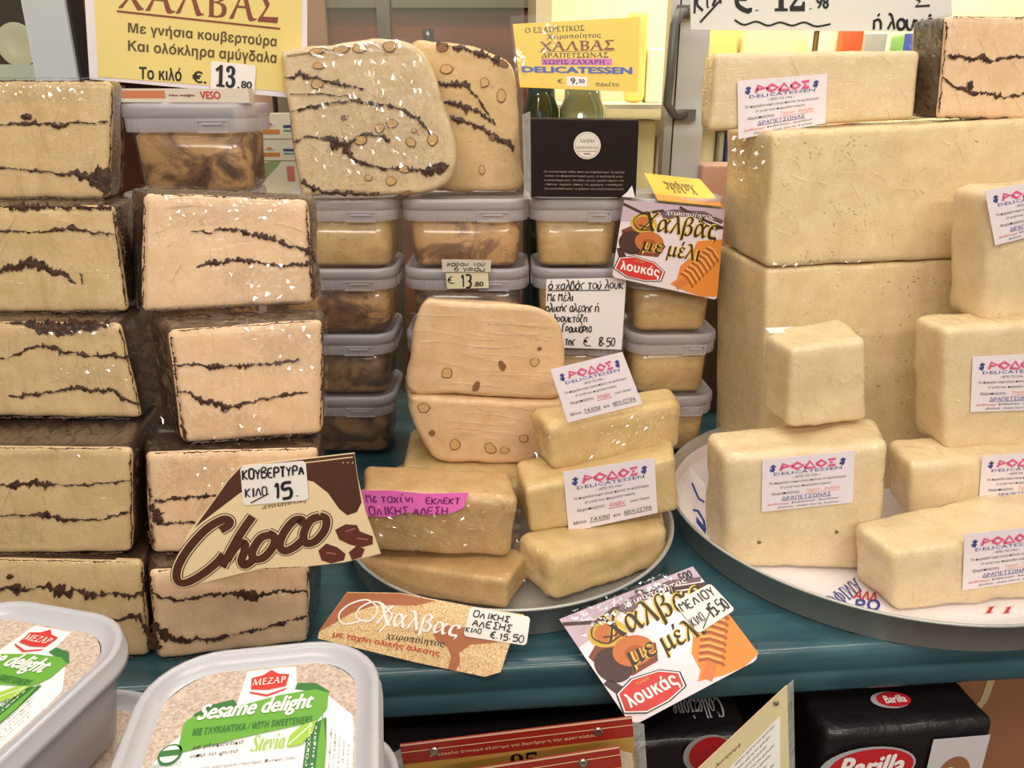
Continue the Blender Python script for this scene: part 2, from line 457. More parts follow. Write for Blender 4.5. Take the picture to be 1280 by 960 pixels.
def box(x0, x1, y0, y1, z0, z1):
    V = [Vector((x, y, z)) for z in (z0, z1) for y in (y0, y1) for x in (x0, x1)]
    return V, [(0, 2, 3, 1), (4, 5, 7, 6), (0, 1, 5, 4), (2, 6, 7, 3), (0, 4, 6, 2), (1, 3, 7, 5)]
def merge(*parts):
    V, F = [], []
    for v, f in parts:
        o = len(V); V += list(v); F += [tuple(i+o for i in q) for q in f]
    return V, F
def tube(pts, r, n=8, cap=True):
    V, F = [], []
    for i, p in enumerate(pts):
        a = pts[max(i-1, 0)]; b = pts[min(i+1, len(pts)-1)]; d = (Vector(b)-Vector(a)).normalized()
        u = d.orthogonal().normalized() if i == 0 else (u-d*u.dot(d)).normalized()
        v = d.cross(u)
        for k in range(n):
            t = 2*pi*k/n; V.append(Vector(p)+u*r*cos(t)+v*r*sin(t))
    for i in range(len(pts)-1):
        for k in range(n): F.append((i*n+k, i*n+(k+1) % n, (i+1)*n+(k+1) % n, (i+1)*n+k))
    if cap: F.append(list(range(n))[::-1]); F.append([(len(pts)-1)*n+k for k in range(n)])
    return V, F
def lathe(prof, c, n=96):
    V, F = [], []
    for r_, z in prof:
        for i in range(n):
            a = 2*pi*i/n; V.append(Vector((c[0]+r_*cos(a), c[1]+r_*sin(a), c[2]+z)))
    for k in range(len(prof)-1):
        for i in range(n): F.append((k*n+i, k*n+(i+1) % n, (k+1)*n+(i+1) % n, (k+1)*n+i))
    return V, F

# ------------------------------------------------------------------ print and handwriting
_tc = bpy.data.curves.new('type_setter', 'FONT'); _tc.resolution_u = 3; _to = bpy.data.objects.new('type_setter', _tc); _ts = bpy.data.scenes.new('type_setting'); _ts.collection.objects.link(_to)
_cache = {}
def raw_text(s, shear=0, bold=0, res=3):
    k = (s, shear, bold, res)
    if k in _cache: return _cache[k]
    _tc.body = s; _tc.shear = shear; _tc.offset = bold; _tc.resolution_u = res
    _vl = _ts.view_layers[0]; _vl.update()
    e = _to.evaluated_get(_vl.depsgraph); me = e.to_mesh()
    V = [(v.co.x, v.co.y) for v in me.vertices]; F = [tuple(p.vertices) for p in me.polygons]
    e.to_mesh_clear(); _cache[k] = (V, F); return V, F
GR = 'ΑΒΓΔΕΖΗΘΙΚΛΜΝΞΟΠΡϴΣΤΥΦΧΨΩ∇αβγδεζηθικλμνξοπρςστυφχψω'
def styled(s, style):
    if style in ('', 'plain'): return s, []
    base = {'bold': (0x1D400, 0x1D6A8, 0x1D7CE), 'bi': (0x1D468, 0x1D71C, 0x1D7CE), 'it': (0x1D434, 0x1D6E2, None),
            'script': (0x1D4D0, 0x1D71C, 0x1D7CE), 'sans': (0x1D5D4, 0x1D756, 0x1D7EC), 'sansbi': (0x1D63C, 0x1D790, 0x1D7EC),
            'serif': (0x1D400, 0x1D6A8, 0x1D7CE)}[style]
    out, acc = '', []
    for ch in s:
        d = unicodedata.normalize('NFD', ch); c = d[0]
        if '\u0301' in d[1:]: acc.append(len(out))
        if 'A' <= c <= 'Z': out += chr(base[0]+ord(c)-65)
        elif 'a' <= c <= 'z':
            out += 'ℎ' if (style == 'it' and c == 'h') else chr(base[0]+26+ord(c)-97)
        elif c.isdigit() and base[2]: out += chr(base[2]+ord(c)-48)
        elif c in GR: out += chr(base[1]+GR.index(c))
        else: out += c
    return out, acc
def text_shape(s, style='', shear=0, bold=0, res=3):
    if res == 1 and style: shear, bold, style = (.25 if style in ('bi', 'it') else 0), 0, ''
    greek = any(unicodedata.normalize('NFD', c)[0] in GR for c in s)
    if style == 'sans' and not greek: bold, style = bold+.03, ''
    if style == 'sansbi' and not greek: bold, shear, style = bold+.03, shear+.22, ''
    t, acc = styled(s, style)
    V0, F0 = raw_text(t, shear, 0, res)
    V, F = list(V0), list(F0)
    if bold:      # heavier letters: overlapping copies, each a hair in front of the last
        for j, (dx, dy) in enumerate(((bold, 0), (-bold, 0), (0, bold*.6), (0, -bold*.6))):
            o = len(V); V += [(x+dx, y+dy, (j+1)*.00003) for x, y in V0]; F += [tuple(i+o for i in f) for f in F0]
    bold = 0
    for i in acc:
        a = raw_text(t[:i], shear, bold, res)[0] if i else [(0, 0)]
        b = raw_text(t[:i+1], shear, bold, res)[0]
        x0 = max(v[0] for v in a) if a else 0; x1 = max(v[0] for v in b); xm = (x0+x1)/2+.04
        o = len(V); V += [(xm-.05, .55), (xm+.03, .55), (xm+.16, .74), (xm+.03, .74)]; F.append((o, o+1, o+2, o+3))
    return V, F
class Quad:
    """surface patch with u to the right and v up"""
    def __init__(s, BL, BR, TR, TL, n=None):
        s.c = [Vector(p) for p in (BL, BR, TR, TL)]
        s.n = n or (s.c[1]-s.c[0]).cross(s.c[3]-s.c[0]).normalized()
        if s.n.dot(CAM-s.c[0]) < 0: s.n = -s.n
        s.w = ((s.c[1]-s.c[0]).length+(s.c[2]-s.c[3]).length)/2; s.h = ((s.c[3]-s.c[0]).length+(s.c[2]-s.c[1]).length)/2
    def pt(s, u, v, off=0):
        a, b, c, d = s.c
        return (a*(1-u)+b*u)*(1-v)+(d*(1-u)+c*u)*v+s.n*off
def pq(pl, BL, BR, TR, TL, off=0):
    return Quad(pl.at(*BL, off), pl.at(*BR, off), pl.at(*TR, off), pl.at(*TL, off), pl.n)
GL = {'Α': '002640 1232', 'Β': '00063645340333424130 0030', 'Γ': '000646', 'Δ': '0026400000', 'Ε': '46060040 0333', 'Ζ': '06460040', 'Η': '0006 4046 0343', 'Ι': '2026', 'Κ': '0006 460340', 'Λ': '002640', 'Μ': '0006234640', 'Ν': '00064046', 'Ο': '16050110304145361605', 'Π': '00064640', 'Ρ': '000636454303', 'Σ': '4606330040', 'Τ': '0646 2620', 'Υ': '0623 462320', 'Χ': '0046 0640', 'Ω': '0010020516364542303040', '€': '4636260402114041 04340333', '0': '16040210304244361604', '1': '04262010', '2': '05163645440040', '3': '063645331333423000', '4': '063343 3630', '5': '4606033443413000', '6': '361402103042330312', '7': '064610', '8': '163645130210304213051636', '9': '4516050433464330', '.': '1011', ',': '1102', '/': '0047', 'α': '4424030110304144 4440', 'β': '0005263524 2434423010', 'γ': '0422 442010', 'ε': '4424132232 2201103041', 'η': '000403244340', 'ι': '141120', 'κ': '0004 4402 0240', 'λ': '062640 2300', 'μ': '00040110304144 4440', 'ο': '24030120414324', 'ρ': '000424433101', 'σ': '24030120414324 2444', 'ς': '442413022010', 'τ': '0444 2420', 'υ': '0401203144', 'φ': '2620 24030120414324', 'χ': '0440 4400', 'ω': '04011022 22304144', 'ν': '042044', 'ζ': '064603013010', 'ξ': '0646 460434014000', 'θ': '26040220424426 0343', '-': '1333', "'": '1615', 'ά': '4424030110304144 4440 2536', 'έ': '4424132232 2201103041 2536', 'ή': '000403244340 2536', 'ί': '141120 2536', 'ό': '24030120414324 2536', 'ύ': '0401203144 2536'}
def strokes(ch):
    s = GL.get(ch)
    if s is None: return []
    out = []
    for part in s.replace('.', '').split(' '):
        p = [(int(part[i]), int(part[i+1])) for i in range(0, len(part)-1, 2)]
        if len(p) > 1: out.append(p)
    return out
class Ink:
    """collects flat print; one mesh with one slot per ink"""
    def __init__(s): s.V, s.F, s.mi, s.m, s.k = [], [], [], [], 0
    def _m(s, m):
        if m not in s.m: s.m.append(m)
        return s.m.index(m)
    def add(s, V, F, m):
        o = len(s.V); k = s._m(m); s.V += V
        for f in F: s.F.append(tuple(i+o for i in f)); s.mi.append(k)
    def text(s, q, txt, bx, m=INK, style='', shear=0, bold=0, off=.0005, res=3, keep=True):
        V, F = text_shape(txt, style, shear, bold, res)
        if not V: return
        x0, x1 = min(v[0] for v in V), max(v[0] for v in V); y0, y1 = min(v[1] for v in V), max(v[1] for v in V)
        u0, v0, u1, v1 = bx
        s.add([q.pt(u0+(v[0]-x0)/(x1-x0)*(u1-u0), v0+(v[1]-y0)/(y1-y0)*(v1-v0), off+(v[2] if len(v) > 2 else 0)) for v in V], F, m)
    def poly(s, q, P, m, off=.0002):
        s.add([q.pt(u, v, off) for u, v in P], [tuple(range(len(P)))], m)
    def rect(s, q, u0, v0, u1, v1, m, off=.0002): s.poly(q, [(u0, v0), (u1, v0), (u1, v1), (u0, v1)], m, off)
    def ell(s, q, cu, cv, ru, rv, m, off=.0003, n=28, rot=0):
        c, d = cos(radians(rot)), sin(radians(rot)); A = q.w/q.h
        P = []
        for i in range(n):
            a = 2*pi*i/n; x, y = ru*cos(a), rv*sin(a)/A
            P.append((cu+x*c-y*d, cv+(x*d+y*c)*A))
        s.poly(q, P, m, off)
    def line(s, q, P, w_, m, off=.0006, closed=False):
        """w_ half width in metres"""
        s.k += 1; off += s.k*4e-6
        pts = [q.pt(u, v, off) for u, v in P]
        if closed: pts.append(pts[0]); pts.append(pts[1])
        V, F = [], []
        for i, p in enumerate(pts):
            a, b = pts[max(0, i-1)], pts[min(len(pts)-1, i+1)]
            if (b-a).length < 1e-7: continue
            nn = (b-a).normalized().cross(q.n)*w_
            V += [p+nn, p-nn]
            if len(V) > 2: k = len(V); F.append((k-4, k-3, k-1, k-2))
        s.add(V, F, m)
    def hand(s, q, txt, bx, w_=.0006, m=INK, seed=0, off=.0006, slant=.15):
        rnd = random.Random(seed+len(txt)); u0, v0, u1, v1 = bx
        adv = [(.62 if c in 'Ιι.,1\'' else (.5 if c == ' ' else 1)) for c in txt]; tot = sum(adv); x = 0
        for c, a in zip(txt, adv):
            dy = (rnd.random()-.5)*.12; sc = .92+.16*rnd.random()
            for st in strokes(c):
                P = []
                dense = []
                for i in range(len(st)-1):
                    for k in range(3): t = k/3; dense.append((st[i][0]*(1-t)+st[i+1][0]*t, st[i][1]*(1-t)+st[i+1][1]*t))
                dense.append(st[-1])
                sm = dense
                if len(st) > 2:
                    sm = [dense[0]]+[((dense[i-1][0]+dense[i][0]+dense[i+1][0])/3, (dense[i-1][1]+dense[i][1]+dense[i+1][1])/3) for i in range(1, len(dense)-1)]+[dense[-1]]
                for gx, gy in sm:
                    fx = (gx/4*.74*sc)*a+slant*gy/6*.5; P.append((u0+(x+fx)/tot*(u1-u0), v0+(gy/6*sc+dy)*(v1-v0)))
                s.line(q, P, w_*(.8+.4*rnd.random()), m, off)
            x += a
    def done(s, parent, name='lettering', label=None):
        if not s.V: return None
        return mesh(name, s.V, s.F, s.m, parent, mi=s.mi, label=label)
def rounded_uv(q, rc, n=5):
    P = []; ru, rv = rc/q.w, rc/q.h
    for cu, cv, a0 in ((1-ru, 1-rv, 0), (ru, 1-rv, 90), (ru, rv, 180), (1-ru, rv, 270)):
        for i in range(n+1):
            a = radians(a0+90*i/n); P.append((cu+ru*cos(a), cv+rv*sin(a)))
    return P
def sheet(parent, name, q, m, th=.0005, rc=0, poly=None, off=0, label=None):
    P = poly or (rounded_uv(q, rc) if rc else [(0, 0), (1, 0), (1, 1), (0, 1)])
    n = len(P); V = [q.pt(u, v, off) for u, v in P]+[q.pt(u, v, off-th) for u, v in P]
    F = [tuple(range(n)), tuple(range(2*n-1, n-1, -1))]+[(i, i+n, (i+1) % n+n, (i+1) % n) for i in range(n)]
    return fix_normals(mesh(name, V, F, m, parent, label=label))
def px_poly(q, pl, P):
    """pixel outline -> uv of q (solves the bilinear map for a flat patch)"""
    a, b, c, d = q.c; U = b-a; Vv = d-a; out = []
    for p in P:
        X = pl.at(*p)-a
        uu, uv, vv, xu, xv = U.dot(U), U.dot(Vv), Vv.dot(Vv), X.dot(U), X.dot(Vv)
        det = uu*vv-uv*uv; u, v = (xu*vv-xv*uv)/det, (xv*uu-xu*uv)/det
        for _ in range(6):
            e = X-(U*u*(1-v)+Vv*v*(1-u)+(c-a)*u*v)
            xu, xv = e.dot(U), e.dot(Vv); u += (xu*vv-xv*uv)/det; v += (xv*uu-xu*uv)/det
        out.append((u, v))
    return out

# ================================================================== large structure
def tag(o, label, cat, group=None):
    o['label'] = label; o['category'] = cat
    if group: o['group'] = group
    return o
# blue sheet-metal shelf, its front edge turned down
SA = radians(4.9); SX, SY = -.279, .485
def sh(s, d, z):      # s along the front edge, d behind it
    return Vector((SX+s*cos(SA)-d*sin(SA), SY+s*sin(SA)+d*cos(SA), z))
M_BLUE = mat('blue_paint', (54, 90, 100), .32, coat=.3); n_ = N(M_BLUE); c_ = n_.coords((.25, 1, 1))
n_.link(n_.ramp(n_.noise(c_, 30, 5), [(.3, (38, 70, 80)), (.7, (66, 102, 110))]), n_.b.inputs['Base Color'])
n_.link(n_.ramp(n_.noise(c_, 80, 4), [(.3, (.22, .22, .22, 1)), (.8, (.5, .5, .5, 1))]), n_.b.inputs['Roughness'])
shelf = thing('display_shelf', 'long blue painted metal shelf with a turned down front edge carrying the halva', 'shelf', sh(.6, .3, 0))
prof = [(.62, 0), (.05, 0), (.018, 0), (.012, .0015), (.006, .0015), (.001, -.002), (0, -.008), (0, -.020), (.0015, -.022), (0, -.024), (0, -.040), (.003, -.044), (.02, -.045)]
V, F = [], []
S0, S1 = -.75, 1.6
for d, z in prof: V += [sh(S0, d, z), sh(S1, d, z)]
for i in range(1, len(prof)-1): F.append((2*i, 2*i+1, 2*i+3, 2*i+2))
mesh('front_edge', V[2:], [tuple(i-2 for i in f) for f in F], M_BLUE, shelf, smooth=True)
mesh('shelf_board', [sh(S0, .0505, 0), sh(S1, .0505, 0), sh(S1, .62, 0), sh(S0, .62, 0), sh(S0, .0505, -.015), sh(S1, .0505, -.015), sh(S1, .62, -.015), sh(S0, .62, -.015)],
     [(0, 1, 2, 3), (7, 6, 5, 4), (0, 4, 5, 1), (1, 5, 6, 2), (2, 6, 7, 3), (3, 7, 4, 0)], M_BLUE, shelf)
# lower deck and the closed back of the stall under the shelf, floor, walls of the shop behind
M_DK = mat('dark_deck', (58, 48, 44), .6); M_FL = mat('floor_tiles', (150, 140, 128), .5)
def struct(name, V, F, m):
    o = mesh(name, V, F, m); o['kind'] = 'structure'; return o
lo = thing('lower_shelf', 'dark wooden lower shelf under the blue one, mostly hidden by black pasta packs', 'shelf', (0, .5, -.26))
mesh('shelf_board', *box(-1.1, 1.3, .1, .98, -.262, -.244), M_DK, lo)
mesh('back_panel', *box(-1.1, 1.3, .985, 1.0, -.9, -.02), M_DK, lo)
struct('floor', *box(-3, 3, -2, 4.2, -.92, -.9), M_FL)
M_WALL = mat('wall_paint', (190, 176, 150), .7)
struct('wall_back', *box(-3, 3, 2.6, 2.65, -.9, 2.6), M_WALL)
struct('wall_left', *box(-3.05, -3, -2, 2.65, -.9, 2.6), M_WALL)
struct('wall_right', *box(3, 3.05, -2, 2.65, -.9, 2.6), M_WALL)

# ================================================================== marbled halva, left stack
PATCH = []
GA, GB = 'chocolate marbled halva blocks in the far left stack', 'chocolate marbled halva blocks in the second stack'
ML, MP = M_L, M_P
t, p, C = marbled_block('chocolate marbled halva, top of the far left stack, beside the big yellow sign', [(-60, 100), (142, 101), (137, 249), (-60, 250)], ML, (.628, .63), (-60, .05), (153, .035), GA, 1)
PATCH += [(t, p, [(0, 104), (110, 104), (110, 128), (0, 128)], 36, 8)]
vein(t, p, [(-20, 155, 1.2), (30, 155, 1.5), (60, 154, 2), (75, 158, 3), (85, 153, 1.2), (135, 152, 1.2)], 1)
vein(t, p, [(-20, 208, 1.5), (40, 213, 1.8), (70, 217, 2), (95, 218, 3), (112, 221, 7), (128, 222, 12), (140, 222, 12)], 2)
vein(t, p, [(110, 222, 3), (125, 232, 5), (134, 243, 7)], 3); blob(t, p, 33, 146, 7, 4, 3)
t, p, C = marbled_block('chocolate marbled halva with one thick broken seam, second from top of far left stack', [(-60, 257), (142, 258), (160, 390), (-60, 394)], ML, (.588, .592), (-60, .09), (170, .06), GA, 2)
vein(t, p, [(-20, 288, 1), (50, 290, 1.5), (90, 285, 2.4), (108, 289, 1.4), (143, 293, 1.6)], 4)
vein(t, p, [(-20, 338, 2.5), (0, 338, 3), (18, 333, 5), (30, 328, 6), (48, 332, 7), (66, 337, 5), (82, 346, 2.5), (94, 355, 1)], 5)
vein(t, p, [(100, 341, .8), (102, 349, 2.6), (104, 355, 2)], 6); vein(t, p, [(-20, 259, 2.5), (60, 258, 3), (140, 260, 2.5)], 7); vein(t, p, [(144, 268, 3), (152, 295, 2), (157, 330, 1)], 71)
t, p, C = marbled_block('chocolate marbled halva with dark glossy patch along its top, middle of far left stack', [(-60, 402), (150, 404), (178, 524), (-60, 522)], ML, (.563, .569), (-60, .09), (198, .08), GA, 3)
PATCH += [(t, p, [(60, 455), (150, 452), (165, 480), (60, 482)], 30, 9), (t, p, [(20, 404), (145, 405), (150, 425), (20, 420)], 34, 6)]
vein(t, p, [(12, 402, 1), (30, 406, 4), (55, 410, 9), (80, 411, 10), (105, 409, 7), (138, 405, 3)], 8, rough=.2)
vein(t, p, [(0, 450, .8), (16, 445, 1.6), (35, 435, 1.4), (60, 432, 2), (75, 439, 3), (90, 441, 1.5), (110, 445, 1.6), (130, 443, 3.5), (150, 446, 1.5), (167, 446, 3)], 9)
vein(t, p, [(10, 495, 1), (50, 492, 3), (75, 489, 1.5), (95, 485, 3), (120, 488, 2), (142, 487, 2.4), (152, 497, 1.8), (174, 505, 1.2)], 10)
t, p, C = marbled_block('chocolate marbled halva with wide brown top, fourth down in the far left stack', [(-60, 558), (165, 560), (166, 692), (-60, 695)], ML, (.520, .523), (-60, .09), (200, .09), GA, 4)
PATCH += [(t, p, [(0, 650), (60, 652), (60, 680), (0, 680)], 18, 8), (t, p, [(0, 562), (120, 562), (120, 575), (0, 575)], 36, 4)]
vein(t, p, [(-10, 607, 2), (20, 606, 3), (35, 604, 5), (55, 606, 3.5), (75, 607, 1.4), (120, 605, 1.2), (166, 601, 1)], 11)
vein(t, p, [(-10, 645, 1.5), (40, 644, 1.4), (60, 645, 4), (75, 648, 2.5), (100, 650, 1.2), (135, 649, 1.2), (152, 642, 1.8), (165, 640, 3)], 12)
t, p, C = marbled_block('chocolate marbled halva at the bottom of the far left stack, behind the white tubs', [(-60, 698), (178, 702), (188, 822), (-60, 826)], ML, (.513, .518), (-60, .09), (200, .06), GA, 5)
vein(t, p, [(-10, 735, 3), (20, 735, 5), (32, 738, 1.5), (52, 732, 2), (68, 738, 8), (80, 742, 6), (92, 736, 1.5), (118, 745, 5), (135, 742, 1.6), (165, 744, 3), (180, 742, 5)], 13)
vein(t, p, [(125, 778, 1.2), (150, 775, 1.6), (172, 772, 3), (184, 790, 3)], 14)
blob(t, p, 12, 721, 5, 3, 4)
# second stack
t, p, C = marbled_block('chocolate marbled halva, pale pinkish, on top of the second stack from the left', [(180, 241), (384, 249), (392, 380), (177, 391)], MP, (.585, .603), (163, .04), (395, .035), GB, 6)
PATCH += [(t, p, [(200, 244), (370, 250), (370, 275), (195, 285)], 44, 9), (t, p, [(280, 330), (385, 330), (388, 375), (250, 385)], 26, 10)]
vein(t, p, [(238, 289, .8), (265, 290, 1.2), (280, 285, 2), (300, 288, 1.6), (318, 294, 3.4), (340, 299, 3.6), (358, 306, 2), (376, 311, 1.4), (391, 313, 1.6)], 15)
vein(t, p, [(245, 334, .8), (262, 327, 2.6), (280, 328, 2.4), (300, 325, 3), (325, 328, 2.2), (352, 333, 1.6), (392, 328, 2.6)], 16)
vein(t, p, [(382, 311, 2), (392, 318, 5), (393, 328, 4)], 17); vein(t, p, [(389, 340, 1.6), (391, 372, 2)], 171)
t, p, C = marbled_block('chocolate marbled halva, tilted, with a broad dark left side, second in the second stack', [(211, 413), (404, 399), (402, 543), (229, 556)], MP, (.549, .572), (184, .045), (406, .035), GB, 7)
PATCH += [(t, p, [(300, 410), (400, 402), (400, 470), (320, 470)], 22, 14), (t, p, [(240, 510), (340, 515), (330, 550), (240, 553)], 22, 9)]
vein(t, p, [(214, 457, 1), (250, 455, 1.2), (262, 459, 3), (285, 457, 1.5), (302, 457, 3), (330, 455, 1.4), (350, 453, 2), (374, 449, 1)], 18)
vein(t, p, [(220, 490, 1), (236, 491, 2.4), (250, 500, 4), (270, 504, 4), (288, 508, 4.5), (310, 505, 1.5), (322, 501, 2), (345, 497, 1), (362, 494, 2.4), (385, 490, 1)], 19)
vein(t, p, [(226, 530, 1), (232, 545, 1.6), (234, 554, 2)], 20)
t, p, C = marbled_block('chocolate marbled halva half covered by the brown chocolate card, third in the second stack', [(181, 566), (398, 560), (398, 688), (190, 694)], MP, (.536, .557), (172, .04), (404, .04), GB, 8)
PATCH += [(t, p, [(190, 570), (300, 566), (290, 615), (200, 618)], 30, 12)]
vein(t, p, [(192, 627, 3), (205, 625, 1.2), (230, 621, 3), (250, 621, 2.6), (270, 620, 1.6), (330, 620, 1.2)], 21)
vein(t, p, [(186, 632, 5), (193, 642, 9), (198, 652, 8), (202, 656, 1.5), (225, 652, 1.6), (260, 653, 1.4)], 22); vein(t, p, [(184, 664, 3), (190, 680, 2)], 23)
t, p, C = marbled_block('chocolate marbled halva at the bottom of the second stack, below the chocolate card', [(186, 713), (386, 708), (386, 804), (196, 827)], MP, (.515, .538), (178, .06), (402, .07), GB, 9)
vein(t, p, [(187, 738, 5), (196, 745, 2), (222, 750, 1.5), (240, 747, 1.8), (262, 744, 1.8), (280, 743, 2.6), (300, 743, 3), (315, 747, 6), (330, 742, 3), (352, 739, 1.4), (385, 739, 1.4)], 24)
vein(t, p, [(190, 780, 4), (205, 795, 7), (218, 799, 3), (240, 800, 3), (270, 798, 2), (300, 792, 1.4), (340, 783, 1.8), (384, 770, 1.8)], 25, off=.0016)
vein(t, p, [(190, 790, 6), (198, 812, 4)], 26)
# crumpled film patches on some cut faces, on the block they wrap
for t_, p_, Q_, nx_, ny_ in PATCH: crumple(t_, p_, Q_, nx_, ny_, nx_, .0009)

# ================================================================== plastic tubs, back row
def fill_mat(name, c1, c2, sc=22, dist=.9):
    if name in MATS: return MATS[name]
    m = mat(name, c1, .5, coat=.6); n = N(m); co = n.coords((1, 1, 1.5))
    f = n.noise(co, sc, 5, dist, .6)
    col = n.ramp(f, [(.36, c2), (.47, tuple((a+b)//2 for a, b in zip(c1, c2))), (.56, c1)])
    sp = n.ramp(n.noise(co, 190, 3), [(.62, K), (.72, (.6, .6, .6, 1))])
    col = n.mix(sp, col, tuple(int(v*.6) for v in c1))
    n.link(col, n.b.inputs['Base Color']); n.b.inputs['Coat Roughness'].default_value = .1
    return m
F_MARB = fill_mat('marbled_filling', (192, 146, 90), (78, 40, 18))
F_MARB2 = fill_mat('dark_marbled_filling', (140, 106, 66), (58, 34, 18), 20)
F_PLAIN = fill_mat('plain_filling', (198, 162, 104), (180, 144, 88), 40, .5)
def make_tub(W_, D_, H_, fm, name, label, cat, group):
    t = thing(name, label, cat, (0, 0, 0), group)
    hl = .024
    V, F = loft(W_-.006, D_-.006, .024, [(.012, 0), (.0085, .002), (.0068, .006), (.003, H_-hl), (.0025, H_-.008)], 7, True, False)
    mesh('tub_wall', V, F, CLEAR, t, smooth=True)
    V, F = loft(W_-.007, D_-.007, .023, [(.013, .0012), (.0095, .0032), (.0078, .007), (.0055, H_-hl-.004), (.012, H_-hl+.001)], 7)
    o = mesh('halva_filling', V, F, fm, t)
    for q in o.data.polygons: q.use_smooth = len(q.vertices) == 4
    V, F = loft(W_, D_, .026, [(.0006, H_-hl), (0, H_-hl+.001), (0, H_-hl+.011), (.0002, H_-hl+.0122), (-.0012, H_-hl+.0128), (-.0012, H_-.004), (-.0006, H_-.0012), (.001, H_), (.004, H_), (.0055, H_-.0035), (.02, H_-.004)], 7, False, True)
    lid = mesh('lid', V, F, PLAST, t)
    for q in lid.data.polygons: q.use_smooth = len(q.vertices) == 4
    P = []
    for k in range(9):
        x = -W_/2+.026+k*(W_-.052)/8
        P.append(box(x-.0004, x+.0004, -D_/2-.0009, -D_/2+.0005, H_-hl+.001, H_-hl+.0118))
    for k in range(4):
        y = -D_/2+.03+k*(D_-.06)/3
        for s in (-1, 1): P.append(box(s*W_/2-.0009, s*W_/2+.0009, y-.0004, y+.0004, H_-hl+.001, H_-hl+.0118))
    mesh('lid_ribs', *merge(*P), PLAST, lid, kind='stuff')
    x0, x1, z0, z1, y = W_*.10, W_*.34, H_-hl-.0002, H_-hl+.0105, -D_/2
    fr = [box(x0, x1, y-.0018, y, z0, z0+.001), box(x0, x1, y-.0018, y, z1-.001, z1), box(x0, x0+.001, y-.0018, y, z0, z1), box(x1-.001, x1, y-.0018, y, z0, z1),
          box(x0+.006, x1-.006, y-.0026, y-.0008, z1-.004, z1-.002)]
    mesh('latch_tab', *merge(*fr), PLAST, lid)
    return t
HT = .0765
def put(o, x, y, z, yaw=0, sc=1):
    o.location = (x, y, z); o.rotation_euler = (0, 0, radians(yaw)); o.scale = (sc, sc, sc); return o
def relabel(o, label, group=None):
    o['label'] = label
    if group: o['group'] = group
    return o
def setfill(o, m):
    for c in o.children:
        if c.name.startswith('halva_filling'):
            if c.data.materials[0] is not m: c.data = c.data.copy(); c.data.materials[0] = m
tubW = make_tub(.14, .11, HT, F_MARB, 'halva_tub', '', 'tub', '')
tubN = make_tub(.106, .106, HT, F_PLAIN, 'halva_tub', '', 'tub', '')
first = {id(tubW): True, id(tubN): True}
def tub(src, px, k, fill, label, group, yaw=0, Y=.88, z0=.006, sc=1, D=.11, scs=None):
    o = src if first.pop(id(src), False) else copy_tree(src)
    z = z0+k*HT*sc
    put(o, xat(px, Y, z+.04), Y+D/2, z, yaw, sc if scs is None else 1); o.scale = scs or o.scale; setfill(o, fill); relabel(o, label, group); return o
GT = 'clear lidded halva tubs in the back row'
A_ = ['bottom', 'third down', 'second down', 'top']
for k, fm, tx in ((0, F_MARB2, 'bottom tub of dark marbled halva in the column left of centre'), (1, F_MARB2, 'third tub down of dark marbled halva in the column left of centre'),
                  (2, F_MARB, 'second tub down of marbled halva in the column left of centre'), (3, F_PLAIN, 'tub of plain beige halva under the big round almond slab')):
    tub(tubW, 417-(k == 0)*-3, k, fm, tx, GT, 0)
tub(tubW, 581, 3, F_MARB, 'tub of brown swirled halva above the small 13.80 price ticket', GT)
tub(tubW, 583, 2, F_MARB2, 'tub right behind the small 13.80 price ticket, under the swirled one', GT)
for k in (0, 1): tub(tubW, 583, k, F_MARB2, ('bottom marbled halva tub', 'second from bottom marbled halva tub')[k]+' hidden behind the nougat halva', GT)
tub(tubN, 722, 3, F_PLAIN, 'tub of plain beige halva under the black box', GT)
tub(tubN, 724, 2, F_PLAIN, 'tub of plain beige halva behind the handwritten white note', GT)
for k in (0, 1): tub(tubN, 724, k, F_PLAIN, ('bottom plain halva tub', 'second from bottom plain halva tub')[k]+' below the handwritten note', GT)
for k, tx in ((3, 'topmost tub of the rightmost column, wrapped in the printed honey sleeve'), (2, 'tub of beige halva directly below the printed honey sleeve'),
              (1, 'third tub down beside the tall vanilla halva block'), (0, 'lowest tub beside the tall vanilla halva block, behind the right tray')):
    tub(tubN, 845-(3-k)*3, k, F_PLAIN, tx, GT, 3)
for k in range(5):
    tub(tubW, 231, k, F_MARB, 'large tub of brown swirled halva standing under the big yellow sign' if k == 4 else ('bottom', 'second', 'third', 'fourth')[k]+' marbled halva tub counted upward, hidden behind the chocolate halva stacks', GT, 2, Y=.78, z0=.0015, sc=1.07, D=.096, scs=(.87, .87, 1.07))

# ================================================================== trays
M_TRAY = mat('brushed_aluminium', (186, 184, 178), .45, metal=.35)
n_ = N(M_TRAY); n_.link(n_.ramp(n_.noise(n_.coords((1, 1, .2)), 60, 4), [(.3, (.28, .28, .28, 1)), (.8, (.46, .46, .46, 1))]), n_.b.inputs['Roughness'])
def tray(label, c, R_, H_=.03):
    t = thing('round_tray', label, 'tray', (c[0], c[1], 0))
    pr = [(0, .0006), (R_-.008, .0006), (R_-.006, .002), (R_-.002, H_-.002), (R_, H_), (R_+.002, H_+.0005), (R_+.0028, H_-.0008), (R_+.002, H_-.0022), (R_+.0005, H_-.002), (R_-.004, .0012), (R_-.006, 0.0), (0, 0)]
    mp = [(r, z+.0006) for r, z in pr]
    V, F = lathe(mp[1:], (c[0], c[1], 0)); n = 96
    V.append(Vector((c[0], c[1], .0012))); k = len(V)-1
    F = F[:-n]+[(i, k, (i+1) % n) for i in range(n)]
    o = mesh('tray_pan', V, F, M_TRAY, t, smooth=True); fix_normals(o); return t
tr1 = tray('smaller round metal tray holding the honey and tahini halva pieces', (-.003, .700, 0), .158)
